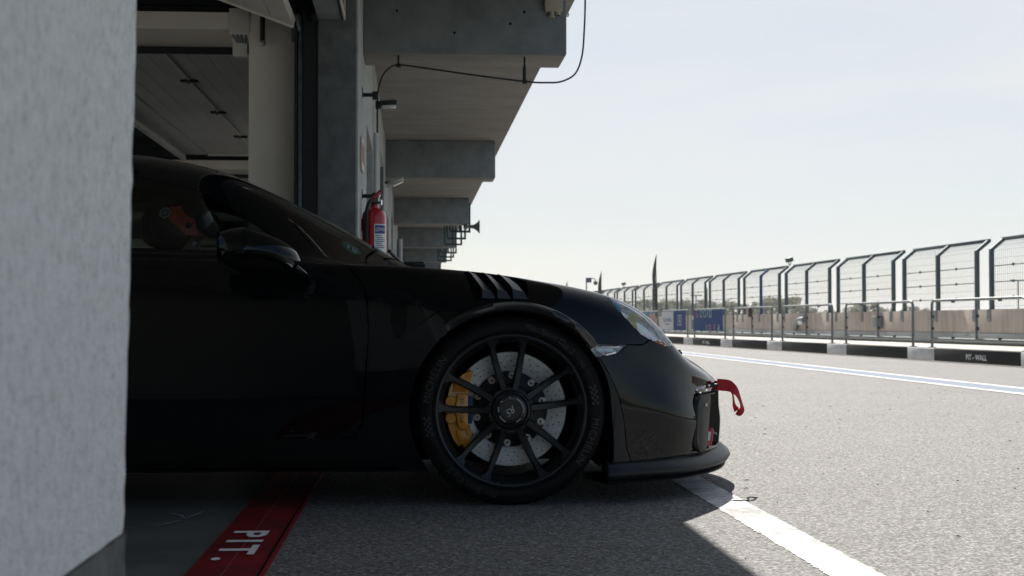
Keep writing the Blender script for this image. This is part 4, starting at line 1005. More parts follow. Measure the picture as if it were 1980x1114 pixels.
def classify(f):
    c = f.calc_center_median(); x, w, z = c.x, -c.y, c.z; n = f.normal
    if w > .5 and z < .80 and (inside(arch_f, x, z) or inside(arch_r, x, z)): return None
    if z > .86 and w > .3 and inside(glass_side, x, z): return 'side_window'
    if z > .84 and n.z > .05 and inside(screen, x, w): return 'windscreen'
    if z > .5 and x > .2 and n.z > 0 and inside(lamp, x, w): return 'headlight_lens'
    if w > .7 and inside(marker, x, z): return 'side_marker'
    if x > .55 and n.x > .05 and inside(intake, w, z): return None
    if w > .6 and inside(trimp, x, z): return 'bumper_trim'
    if x > .15 and inside(bumper, x, z): return 'front_bumper'
    if w > .6 and z < .93 and inside(doorp, x, z): return 'door'
    if n.z > .3 and z > .5 and inside(lidp, x, w): return 'bonnet'
    if n.z > .02 and z > .6 and inside(louv, x, w): return None
    return 'body'
groups = {}
for f in shell.faces:
    k = classify(f)
    if k: groups.setdefault(k, []).append(f)

def panel(faces, mirror, gap=.0028, dip=.006, flange=.0, merge=False):
    """lift faces out as a mesh; boundary rolled inwards so that shut lines read as grooves"""
    bm = bmesh.new(); vm = {}
    for f in faces:
        vs_ = []
        for v in f.verts:
            if v not in vm: vm[v] = bm.verts.new((v.co.x, v.co.y, v.co.z))
            vs_.append(vm[v])
        try: bm.faces.new(vs_)
        except ValueError: pass
    bmesh.ops.remove_doubles(bm, verts=bm.verts, dist=2e-5)
    if merge:
        for v in bm.verts:
            if abs(v.co.y) < .002: v.co.y = 0
    if merge:
        g = bmesh.ops.duplicate(bm, geom=bm.verts[:] + bm.edges[:] + bm.faces[:]); nf = [e for e in g['geom'] if isinstance(e, bmesh.types.BMFace)]
        for e in g['geom']:
            if isinstance(e, bmesh.types.BMVert): e.co.y = -e.co.y
        bmesh.ops.reverse_faces(bm, faces=nf)
        bmesh.ops.remove_doubles(bm, verts=bm.verts, dist=2e-4)
    bm.normal_update()
    be = [e for e in bm.edges if len(e.link_faces) == 1]; bv = {v for e in be for v in e.verts}
    if gap and be:
        nrm = {v: v.normal.copy() for v in bv}
        # move boundary inwards in the surface by the half gap, then roll it over
        inw = {}
        for v in bv:
            d = Vector()
            for e in v.link_edges:
                if len(e.link_faces) == 1:
                    f = e.link_faces[0]; t = (f.calc_center_median() - (e.verts[0].co + e.verts[1].co) / 2); ed = (e.verts[1].co - e.verts[0].co).normalized(); t -= ed * t.dot(ed); d += t.normalized() if t.length > 1e-9 else Vector()
            inw[v] = d.normalized() if d.length > 1e-6 else Vector()
        r = bmesh.ops.extrude_edge_only(bm, edges=be)
        nv = [e for e in r['geom'] if isinstance(e, bmesh.types.BMVert)]
        kd = {tuple(round(c, 6) for c in v.co): v for v in bv}
        for v in nv:
            o = kd.get(tuple(round(c, 6) for c in v.co))
            if o is not None: v.co = o.co - nrm[o] * dip
        for v in bv: v.co += inw[v] * gap
    if mirror == 'far':
        for v in bm.verts: v.co.y = -v.co.y
        bmesh.ops.reverse_faces(bm, faces=bm.faces)
    return bm
def addpanel(name, key, m, mirror='near', parent=car, **k):
    bm = panel(groups[key], mirror, **k); me = bpy.data.meshes.new(name); bm.to_mesh(me); bm.free()
    return link(name, me, m, parent, True, None, 50)
addpanel("body", 'body', 'paint', merge=True)
addpanel("bonnet", 'bonnet', 'paint', merge=True)
addpanel("windscreen", 'windscreen', 'windscreen', merge=True, gap=0)
bump = addpanel("front_bumper", 'front_bumper', 'paint', merge=True)
DOORS = {}
for sd in ('near', 'far'):
    d = addpanel("door", 'door', 'paint', sd); DOORS[sd] = d
    addpanel("side_window", 'side_window', 'glass' if sd == 'near' else 'glass_far', sd, gap=0)
    addpanel("bumper_trim", 'bumper_trim', 'trim', sd, gap=.001)

# ---- headlights: lens over a bowl with reflectors
for sd in ('near', 'far'):
    s = 1 if sd == 'near' else -1
    lens = addpanel("headlight", 'headlight_lens', 'lens', sd, gap=.004, dip=.004)
    bm = panel(groups['headlight_lens'], sd, gap=0); bm.normal_update()
    c0 = sum((v.co for v in bm.verts), Vector()) / len(bm.verts)
    for v in bm.verts:
        e = any(len(e.link_faces) == 1 for e in v.link_edges)
        v.co = v.co - v.normal * (.005 if e else .034)
    me = bpy.data.meshes.new("bowl"); bm.to_mesh(me); bm.free(); link("bowl", me, 'irid', lens)
    for nm_, mm_, test_ in (("teal_sheen", 'sheen_teal', lambda x, w: .362 < x < .408 and w > .765), ("yellow_sheen", 'sheen_yellow', lambda x, w: .448 < x + (w - .79) * .5 < .474 and w > .71), ("orange_sheen", 'sheen_orange', lambda x, w: .50 < x < .60 and w > .805 - (x - .50) * .95)):  # patches of colour stand in for the lens's iridescent reflections
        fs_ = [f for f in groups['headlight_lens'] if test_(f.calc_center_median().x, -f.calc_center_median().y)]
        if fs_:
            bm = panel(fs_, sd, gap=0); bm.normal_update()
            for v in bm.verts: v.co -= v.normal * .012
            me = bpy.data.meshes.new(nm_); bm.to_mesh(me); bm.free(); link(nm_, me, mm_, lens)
    for (x, w, rr) in ((.425, .665, .048), (.52, .625, .034)):
        p, n = hit((x, -w, 2), (0, 0, -1)); n = (n + Vector((.8, 0, .1))).normalized()
        q = p - n * .05; q.y *= s
        nn = Vector((n.x, n.y * s, n.z)); R = nn.to_track_quat('Z', 'Y').to_matrix().to_4x4()
        m = MB(); m.lathe([(rr * .2, -.03), (rr * .8, -.012), (rr, .012), (rr * 1.08, .014), (rr * 1.08, -.01)], axis='z', seg=28)
        o = m.build("reflector", 'chrome', lens); o.matrix_local = Matrix.Translation(q) @ R
        m = MB(); m.ball((0, 0, -.008), rr * .55, 20, 12, (1, 1, .8)); o = m.build("projector", 'lens', lens); o.matrix_local = Matrix.Translation(q) @ R
    m = MB()
    pts = [(.40, .755), (.45, .742), (.50, .715), (.55, .675), (.59, .632)]
    for off in (.012, .022): 
        pp = []
        for x, w in pts:
            p, n = hit((x, -w + .012, 2), (0, 0, -1)); q = p - n * off; q.y *= s; pp.append(q)
        m.tube(smooth_path(pp, 5), .0045, 6)
    m.build("light_bar", 'chrome', lens)
    mk = addpanel("side_marker", 'side_marker', 'lens', sd, gap=.002, dip=.004)
    bm = panel(groups['side_marker'], sd, gap=0); bm.normal_update()
    for v in bm.verts: v.co -= v.normal * (.004 if any(len(e.link_faces) == 1 for e in v.link_edges) else .016)
    me = bpy.data.meshes.new("reflector"); bm.to_mesh(me); bm.free(); link("reflector", me, 'irid', mk)
    m = MB()
    for a, b in (((.300, .548), (.330, .528)), ((.30, .560), (.385, .557)), ((.335, .530), (.372, .537))):
        p0, p1 = side(*a), side(*b)
        p0.y = (p0.y + .004) * s; p1.y = (p1.y + .004) * s; m.tube([p0, p1], .005, 6)
    m.build("prism_bar", 'chrome', mk)

# ---- wheel arch lip, liner and inner structure
def sweep_lip(s, name):
    rows = []
    for i in range(61):
        a = radians(128 - 90 * i / 60); f = min(1, (i / 60) / .22, (1 - i / 60) / .16); f = f * f * (3 - 2 * f)
        cx, cz = cos(a), sin(a)
        p = side(cx * (RA + .034), WZ + cz * (RA + .034)); yo = p.y; pi_ = side(cx * (RA + .004), WZ + cz * (RA + .004)); yi = pi_.y
        yb0 = min(yo, yi)
        prof = [(RA + .036, yo + .003), (RA + .031, yb0 - .004 - .0205 * f), (RA + .028, yb0 - .005 - .0235 * f), (RA + .004, yb0 - .0056 - .0242 * f), (RA + .001, yb0 - .005 - .022 * f), (RA - .004 * f, yb0 - .004 - .014 * f), (RA - .004 * f, yi + .03), (RA + .03, yi + .03)]
        rows.append([Vector((cx * r_, y_ * s, WZ + cz * r_)) for r_, y_ in prof])
    m = MB(); m.grid(rows, close_v=True); return m.build(name, 'lip_paint', car, angle=50)
for s in (1, -1): sweep_lip(s, "arch_lip")
for cx, rr in ((0, RA + .012), (XR, RA + .02)):
    for s in (1, -1):
        m = MB(); m.lathe([(rr, -.885 * s), (rr, -.50 * s), (.02, -.50 * s)], (cx, 0, WZ), 'y', 48, a0=radians(-32), a1=radians(212)); m.build("wheel_well", 'void', car)
m = MB(); m.box((-3.2, -.84, .125), (-XR * -1 - .4, .84, .145)); m.box((XR + .4, -.84, .125), (-.39, .84, .145)); m.box((-.39, -.49, .125), (.70, .49, .145)); m.box((XR - .4, -.5, .126), (XR + .4, .5, .146)); m.build("floor_pan", 'void', car)
for s in (1, -1):
    m = MB(); m.box((.372, -.50 * s, .076), (.50, -.80 * s, .14)); m.build("under_tray", 'void', car)

# ---- side skirts
for s in (1, -1):
    rows = []
    for i in range(21):
        x = -.403 - 1.65 * i / 20; f = min(1, i / 2.)
        rows.append([Vector((x, -s * w, z)) for w, z in ((.80, .132), (.885, .132), (.902, .140), (.905, .160), (.892, .185), (.882, .215), (.872, .245), (.80, .245))])
    m = MB(); m.grid(rows, close_v=True)
    m.bm.faces.new([v for v in m.bm.verts[:8]]); m.build("side_skirt", 'skirt', car)

# ---- front splitter, swept round the nose
def plan(t):
    """lower edge of the nose in plan, t from -1 (near arch) to 1"""
    if abs(t) > 1: return .36 - (abs(t) - 1) * .88, -.882 * (1 if t < 0 else -1)
    a = abs(t); P = [(0, .912), (.12, .908), (.30, .872), (.505, .795), (.655, .70), (.755, .60), (.83, .47), (.88, .36)]
    tt = np.array([p[0] for p in P]); xx = np.array([p[1] for p in P]); w = a * .88
    x = float(spline(tt, xx.reshape(-1, 1), np.array([w]))[0, 0]); return x, -w * (1 if t < 0 else -1)
rows_u, rows_l = [], []
for i in range(131):
    t = -1.02 + 2.04 * i / 130
    x, y = plan(t); x2, y2 = plan(t - .01); x3, y3 = plan(t + .01); n = Vector((y3 - y2, -(x3 - x2), 0)); n = n.normalized()
    if n.x < 0: n = -n
    rise = .022 * max(0, 1 - abs(t)) ** .5
    e = max(0, min(1, (1 - abs(t)) / .10))
    B = Vector((x, y, 0))
    rows_u.append([B + n * o + Vector((0, 0, z + rise * .6)) for o, z in ((-.05, .085), (.012, .086), (.026 + .006 * e, .094), (.031 + .008 * e, .106), (.026 + .005 * e, .122), (.012, .138), (.002, .146), (-.05, .150))])
    rows_l.append([B + n * o + Vector((0, 0, z + rise * .35)) for o, z in ((-.25, .070), (.000, .070), (.012 + .006 * e, .073), (.014 + .006 * e, .078), (.004, .087), (-.25, .089))])
m = MB(); m.grid(rows_u); m.bm.faces.new([v for v in m.bm.verts[:8]]); sp = m.build("front_splitter", 'trim', car, angle=60)
m = MB(); m.grid(rows_l, close_v=True); m.build("splitter_blade", 'trim', sp, angle=60)

# ---- intake cavities with blade and indicator
for s in (1, -1):
    def q(x, w, z): return Vector((x, -w * s, z))
    m = MB()
    # inner box: floor, roof, inner wall, back
    fl = [(.335, .168), (.60, .168)]
    rows = []
    for w in np.linspace(.325, .665, 12):
        p, n = hit((2, -min(w, .66), .30), (-1, 0, 0)); xo = p.x if p else .7
        rows.append([q(xo - .004, w, .166), q(xo - .13, w, .168), q(xo - .16, w, .26), q(xo - .14, w, .395), q(xo - .012, w, .412)])
    m.grid(rows)
    p, n = hit((2, -.335, .3), (-1, 0, 0))
    m.grid([[q(p.x - .002, .335, z), q(p.x - .08, .33, z), q(p.x - .16, .325, z)] for z in (.162, .25, .33, .414)])
    cav = m.build("intake_duct", 'paint', bump)
    m = MB(); poly = rounded([(.584, .164), (.536, .374), (.628, .374), (.656, .345), (.664, .20), (.645, .158)], .022, 4)
    def xw(w):
        p, n = hit((2, -w, .28), (-1, 0, 0)); return p.x
    m.prism(poly, lambda w, z, d: q(xw(min(max(w, .53), .665)) + d - .05 * (z - .28) * 0, w, z), .004, -.012, .002)
    bl = m.build("air_blade", 'trim', bump, angle=40)
    m = MB(); p, n = hit((2, -.60, .28), (-1, 0, 0)); m.ball(q(p.x + .007, .60, .335), .006, 10, 6); m.build("screw", 'silver', bl)
    m = MB(); rows = []
    for w in np.linspace(.42, .645, 12):
        p, n = hit((2, -w, .39), (-1, 0, 0)); rows.append([q(p.x - .012, w, .376), q(p.x - .006, w, .392), q(p.x - .012, w, .404), q(p.x - .04, w, .404), q(p.x - .04, w, .376)])
    m.grid(rows, close_v=True); ind = m.build("indicator", 'lens', bump)
    m = MB(); rows = []
    for w in np.linspace(.43, .64, 8):
        p, n = hit((2, -w, .39), (-1, 0, 0)); rows.append([q(p.x - .02, w, .38), q(p.x - .026, w, .392), q(p.x - .02, w, .402)])
    m.grid(rows); m.build("reflector", 'chrome', ind)
    m = MB(); rows = []
    for w in np.linspace(.36, .56, 8):
        p, n = hit((2, -w, .37), (-1, 0, 0)); rows.append([q(p.x - .005, w, .366), q(p.x - .005, w, .371), q(p.x - .09, w, .373), q(p.x - .09, w, .366)])
    m.grid(rows, close_v=True); m.build("vane", 'trim', bump)
# washer nozzle and parking sensor
p = top(.70, .33, .0); m = MB(); m.box(p + Vector((-.016, -.016, -.004)), p + Vector((.014, .014, .010)), .004); m.ball(p + Vector((.004, -.004, .011)), .007, 8, 6); m.build("washer_nozzle", 'black', bump)

# ---- fender louvres: dark tray with three raised fins
for s in (1, -1):
    m = MB(); rows = []
    for x in np.linspace(-.20, .09, 14):
        rows.append([Vector((p.x, p.y * s, p.z)) for p in (rad(x, ph, -.016) for ph in (98, 85, 70, 55, 42, 32, 24, 18))])
    m.grid(rows); tray = m.build("louvre_tray", 'void', car)
    for dx in (0., .0545, .109):
        sec = []
        for ph in (54, 52, 50, 47.5, 45, 39.5, 35.5, 32.2, 31.2, 28, 25.2):
            xa = dx + float(np.interp(ph, [25.2, 31.8, 39.5, 50, 84], [-.103, -.104, -.127, -.149, -.168])); xb = dx + float(np.interp(ph, [25.2, 34, 44.5, 55, 84], [-.055, -.078, -.113, -.128, -.140]))
            if dx > .1: xb += .010 * (1 - abs(ph - 40) / 45)
            o = float(np.interp(ph, [25.2, 31.8, 40, 50, 84], [.004, .014, .010, .003, .000]))
            a_ = rad(xa, ph, o); b_ = rad(xb, ph, -.004 if ph > 32 else .001); c_ = rad(xb, ph, -.016); d_ = rad(xa + .004, ph, -.016)
            sec.append([Vector((p.x, p.y * s, p.z)) for p in (a_, b_, c_, d_)])
        m = MB(); m.grid(sec, close_v=True)
        m.bm.verts.ensure_lookup_table(); m.bm.faces.new([m.bm.verts[i] for i in range(-4, 0)]); m.build("louvre_fin", 'fin', tray, angle=22)
    # edge moulding sweeping back from the louvres over the arch
    pts = [(-.128, .742), (-.150, .737), (-.205, .714), (-.254, .688), (-.290, .662), (-.317, .639), (-.350, .600)]
    m = MB(); m.tube(smooth_path([Vector((p.x, p.y * s, p.z)) for p in (side(x, z, -.001) for x, z in pts)], 8), .0035, 8); m.build("fender_crease", 'paint', car)

# ---- door mirror
for s in (1, -1):
    def q(x, w, z): return Vector((x, -w * s, z))
    m = MB(); rows = []
    for i in range(20):
        a = i / 19; x = -1.0 + .268 * a
        k = sqrt(max(0., 1 - max(0, (a - .12) / .88) ** 2.4)); 
        if a < .34: k = .62 + .38 * sin(a / .34 * pi / 2)
        hw = .105 * max(k, .02); hh = (.082 - .004 * a) * max(k, .02); cz = .902 - .045 * a; cw = 1.005 - .02 * a
        rows.append([q(x, cw + hw * math.copysign(abs(cos(t)) ** .8, cos(t)), cz + hh * math.copysign(abs(sin(t)) ** .85, sin(t))) for t in np.linspace(0, 2 * pi, 28, endpoint=False)])
    m.grid(rows, close_v=True); m.bm.faces.new([v for v in m.bm.verts[-28:]]); mr = m.build("door_mirror", 'paint', car, angle=60)
    m = MB(); m.grid([[q(-1.002, 1.005 + .10 * cos(t) * k, .905 + .062 * sin(t) * k) for t in np.linspace(0, 2 * pi, 20, endpoint=False)] for k in (1., .01)], close_v=True); m.build("mirror_glass", 'chrome', mr)
    # lower shell: ledge that catches the sky, and the foot
    m = MB(); rows = []
    for a in np.linspace(0, 1, 18):
        x = -.955 + .205 * a; z = .876 - .004 * a - .045 * a ** 4; k = min(1, .25 + 3 * a) * (1 - .35 * a ** 5)
        rows.append([q(x, 1.118 - .03 * a ** 2, z + .013 * k), q(x, 1.128 - .03 * a ** 2, z), q(x, 1.118 - .03 * a ** 2, z - .013 * k), q(x, 1.02, z - .02), q(x, 1.02, z + .02)])
    m.grid(rows, close_v=True); m.build("mirror_blade", 'paint', mr, angle=60)
    m = MB(); m.grid([[q(cx + .052 * k * cos(t), w, z + .018 * k * sin(t)) for t in np.linspace(0, 2 * pi, 14, endpoint=False)] for cx, w, z, k in ((-.86, 1.02, .850, 1.1), (-.80, .99, .836, 1.2), (-.765, .94, .806, 1.15), (-.75, .885, .785, 1.1), (-.745, .84, .778, 1.1))], close_v=True); m.build("mirror_foot", 'paint', mr, angle=60)

# ---- wipers, rear wing, lamps, exhaust hints for the hidden tail
m = MB(); m.tube([(-.44, -.30, .925), (-.40, -.10, .892), (-.372, .16, .885)], .007, 8); m.tube([(-.50, -.42, .935), (-.46, -.05, .925), (-.455, .22, .93)], .006, 6); m.box((-.385, -.12, .872), (-.30, -.02, .892), .006); m.build("wiper", 'black', car)
m = MB(); m.box((-.352, -.62, .842), (-.30, -.40, .862), .006); m.build("cowl_vent", 'trim', car)
m = MB(); rows = []
for y in np.linspace(-.86, .86, 18): rows.append([Vector((-3.42 + dx, y, 1.16 + dz)) for dx, dz in ((0.15, -.01), (.07, .012), (-.05, .018), (-.13, .03), (-.05, .0), (.07, -.012))])
m.grid(rows, close_v=True); wing = m.build("rear_wing", 'trim', car)
for y in (-.42, .42): m = MB(); m.box((-3.5, y - .012, .82), (-3.32, y + .012, 1.155)); m.build("wing_stay", 'trim', wing)
for s in (1, -1):
    m = MB(); m.box((-3.57, -.62 if s > 0 else .30, .66), (-3.50, -.30 if s > 0 else .62, .72), .01); m.build("tail_light", 'light_red', car)

# ---- cabin
m = MB(); m.box((-1.02, -.60, .60), (-.58, .60, .835), .05); m.box((-.70, -.55, .835), (-.50, .55, .85)); m.build("dashboard", 'black', car)
m = MB(); m.tube([Vector((-1.08 + .05 * sin(t), .37 + .175 * cos(t), .80 + .165 * sin(t))) for t in np.linspace(0, 2 * pi, 28, endpoint=False)], .016, 8, closed=True); m.box((-1.06, .34, .785), (-.98, .40, .82)); m.build("steering_wheel", 'black', car)
for yc in (-.37, .37):
    m = MB(); rows = []
    for i, (x, z, w, d) in enumerate(((-1.10, .34, .25, .05), (-1.45, .30, .25, .06), (-1.60, .38, .25, .07), (-1.66, .6, .25, .07), (-1.70, .8, .25, .07), (-1.72, .92, .22, .06), (-1.73, 1.02, .15, .05), (-1.735, 1.09, .11, .03))):
        rows.append([Vector((x + dd * d * .5, yc + sw * w, z + (d * .5 * dd if i < 2 else 0))) for sw, dd in ((-1, -1), (1, -1), (1, 1), (.8, 1.6), (-.8, 1.6), (-1, 1))])
    m.grid(rows, close_v=True); m.build("seat", 'seat', car)
m = MB(); m.box((-2.3, -.72, .14), (-.55, .72, .17)); m.box((-1.0, -.14, .17), (-1.9, .14, .42)); m.build("cabin_floor", 'black', car)
m = MB(); m.tube([(-1.95, -.56, .3), (-1.95, -.56, .9), (-1.93, -.5, 1.1), (-1.92, -.3, 1.19), (-1.92, .3, 1.19), (-1.93, .5, 1.1), (-1.95, .56, .9), (-1.95, .56, .3)], .02, 8); m.tube([(-1.95, -.55, .85), (-1.95, .55, .4)], .018, 8); m.tube([(-1.95, .55, .85), (-1.95, -.55, .4)], .018, 8); m.build("roll_cage", 'black', car)
# emission sticker behind the windscreen, in the near lower corner
c = top(-.578, .462); p2, n2 = hit((-.578, -.462, 2), (0, 0, -1)); n2 = -n2 if n2.z < 0 else n2
Rb = n2.to_track_quat('Z', 'X').to_matrix().to_4x4(); ex = Vector((-1, 0, 0)) - n2 * (-n2.x); 
t1 = (Vector((1, 0, 0)) - n2 * n2.x).normalized(); t2 = n2.cross(t1)
st = empty("unused"); bpy.data.objects.remove(st)
def badge(fn_r, name, mm, parent, off):
    m = MB(); vv = [m.bm.verts.new(c + n2 * off + t1 * (fn_r * cos(a)) + t2 * (fn_r * sin(a))) for a in np.linspace(0, 2 * pi, 32, endpoint=False)]; m.bm.faces.new(vv); return m.build(name, mm, parent, False)
bd = badge(.042, "emission_sticker", 'green_badge', car, -.006)
def brect(a0, a1, b0, b1, name, mm, off):
    m = MB(); vv = [m.bm.verts.new(c + n2 * off + t1 * a + t2 * b) for a, b in ((a0, b0), (a1, b0), (a1, b1), (a0, b1))]; m.bm.faces.new(vv); return m.build(name, mm, bd, False)
brect(.004, .024, -.022, .018, "plate_field", 'label', -.0045); brect(-.018, -.010, -.02, .012, "print_line", 'label', -.0045)
brect(.010, .018, -.012, .008, "print_mark", 'label_ink', -.003)

# ------------------------------------------------------------------ wheels
def bend_text(parent, txt, size, r, ang, y, m, shear=0, depth=.0012, space=1.05, flip=False):
    """letters bent round the tyre wall, tops outwards; ang = middle of the word in degrees"""
    def fn(x, yy, z):
        a = radians(ang) - x / r; rr = r + yy
        return Vector((rr * cos(a), y - z, rr * sin(a)))
    put_text("lettering", txt, size, m, parent, fn, depth, shear=shear, space=space)
def make_wheel(name_parent):
    """hub at the origin, outer face towards -y"""
    w = empty("wheel"); w.parent = name_parent
    m = MB(); R = .336; prof = [(.262, .245), (.30, .262), (.322, .25), (.333, .235), (R, .20), (R, .02), (.333, -.008), (.326, -.022), (.315, -.030), (.300, -.034), (.285, -.033), (.274, -.026), (.268, -.012), (.262, .02)]
    m.lathe(prof, (0, 0, 0), 'y', 96, closed=True); ty = m.build("tyre", 'rubber', w, angle=40)
    m = MB()
    for k in range(72):
        a = 2 * pi * k / 72; Rm = Matrix.Rotation(a, 4, 'Y')
        g0 = [Vector((R + .0012, -.004, -.003)), Vector((R + .0012, .06, .008)), Vector((R + .0012, .06, .013)), Vector((R + .0012, -.004, .002))]
        m.bm.faces.new([m.bm.verts.new(Rm @ p) for p in g0])
    tag(m.build("tread_grooves", 'void', ty, False), kind='stuff')
    m = MB(); m.tube([(.2725 * cos(t), -.030, .2725 * sin(t)) for t in np.linspace(0, 2 * pi, 96, endpoint=False)], .0022, 6, closed=True); m.tube([(.316 * cos(t), -.0305, .316 * sin(t)) for t in np.linspace(0, 2 * pi, 96, endpoint=False)], .0014, 5, closed=True); m.build("bead_ring", 'rubber', ty)
    bend_text(ty, "MICHELIN", .036, .2995, -22, -.0325, 'rubber_mark', depth=.0016, space=1.12)
    bend_text(ty, "MICHELIN", .036, .2995, 158, -.0325, 'rubber_mark', depth=.0016, space=1.12)
    bend_text(ty, "Pilot Sport Cup 2", .028, .2995, 62, -.0325, 'rubber_mark', .25, .0014, 1.0)
    bend_text(ty, "N2", .020, .2995, 33, -.0325, 'rubber_mark', 0, .0014)
    bend_text(ty, "Pilot Sport Cup 2", .028, .2995, 242, -.0325, 'rubber_mark', .25, .0014, 1.0)
    # chequered flashes beside the words
    m = MB()
    for base in (4, 184):
        for i in range(7):
            for j in range(3):
                if (i + j) % 2: continue
                a0, a1 = radians(base + i * 1.9), radians(base + i * 1.9 + 1.7); r0 = .287 + j * .0085; r1 = r0 + .008
                m.bm.faces.new([m.bm.verts.new((r * cos(a), -.0345, r * sin(a))) for r, a in ((r0, a0), (r1, a0), (r1, a1), (r0, a1))])
    tag(m.build("chequer_flash", 'rubber_mark', ty, False), kind='stuff')
    # rim: barrel, lip
    m = MB(); m.lathe([(.262, .22), (.250, .20), (.244, .10), (.240, .02), (.248, -.004), (.258, -.014), (.2665, -.022), (.2705, -.020), (.2705, -.010), (.262, .02)], (0, 0, 0), 'y', 96); rim = m.build("rim", 'barrel', w, angle=60)
    m = MB(); m.lathe([(.2570, -.010), (.2585, -.019), (.2625, -.0255), (.2675, -.0265), (.2712, -.0225), (.2712, -.012)], (0, 0, 0), 'y', 96); m.build("rim_lip", 'lip', rim, angle=60)
    # hub boss and centre lock
    m = MB(); m.lathe([(.001, .06), (.092, .06), (.088, .03), (.082, .012), (.0795, .008), (.001, .008)], (0, 0, 0), 'y', 56); m.build("hub", 'wheel', w)
    m = MB(); m.lathe([(.072, .012), (.0695, -.004), (.0665, -.012), (.0615, -.014), (.0585, -.010), (.0565, -.004), (.001, -.004)], (0, 0, 0), 'y', 64); cl = m.build("centre_lock", 'wheel', w, angle=30)
    m = MB(); m.lathe([(.0545, -.004), (.054, -.009), (.051, -.0105), (.037, -.0105), (.035, -.008), (.001, -.008)], (0, 0, 0), 'y', 56); cap = m.build("cap", 'hubcap', cl, angle=30)
    m = MB()
    for a0, a1, r_ in ((-12, 62, .0450), (-66, -40, .0450), (205, 245, .0450), (165, 190, .0446)):
        n = int(abs(a1 - a0) / 3.4)
        for i in range(n):
            a = radians(a0 + (a1 - a0) * (i + .15) / n); b = radians(a0 + (a1 - a0) * (i + .8) / n); h = .0022
            m.bm.faces.new([m.bm.verts.new((r * cos(q), -.0112, r * sin(q))) for r, q in ((r_ - h, a), (r_ + h, a), (r_ + h, b), (r_ - h, b))])
    for a in (96, 138):
        x, z = .0450 * cos(radians(a)), .0450 * sin(radians(a)); m.box((x - .004, -.0115, z - .0012), (x + .004, -.0108, z + .0012)); m.box((x - .0012, -.0115, z - .002), (x + .0012, -.0108, z + .004))
    tag(m.build("cap_print", 'engrave', cap, False), kind='stuff')
    put_text("lettering", "RS", .034, 'engrave', cap, lambda x, y, z: (lambda p: Vector((p.x, -.0088, p.y)))(Matrix.Rotation(radians(220), 3, 'Z') @ Vector((x, y, 0)) + Vector((.000, 0.0, 0))), shear=.35, space=.9)
    # spokes in five pairs
    for k in range(5):
        ac = 93 + 72 * k
        for sg in (-1, 1):
            rows = []
            for i in range(17):
                f = i / 16; r_ = .074 + (.264 - .074) * f
                a = radians(ac + sg * (15.2 - 2.2 * f * f)); fl_ = max(0, (f - .76) / .24)
                a += sg * radians(0.0)
                hw = .0138 - .0036 * sin(min(1, f / .7) * pi * .5) + .016 * fl_ ** 2.8          # waist, then flare into the lip
                yf = -.002 + .008 * sin(f * pi) - .0165 * f ** 3                                  # face dips between hub and lip
                yb_ = .045 - .018 * f
                e = Vector((cos(a), 0, sin(a))); tn = Vector((-sin(a), 0, cos(a)))
                ins = -sg * hw * .9 * fl_ ** 2; 
                L_, R_ = -hw + min(0, ins), hw + max(0, ins)
                rows.append([e * r_ + tn * o + Vector((0, y, 0)) for o, y in ((L_ * 1.25, yb_), (L_, yf + .006), (L_ + .0035, yf), (R_ - .0035, yf), (R_, yf + .006), (R_ * 1.25, yb_))])
            m = MB(); m.grid(rows, close_v=True); m.build("spoke", 'wheel', w, angle=38)
    m = MB()
    a = radians(-98); m.tube([(.257 * cos(a), -.019, .257 * sin(a)), (.246 * cos(a), -.028, .246 * sin(a))], .005, 8); m.build("valve", 'steel_dark', w)
    return w
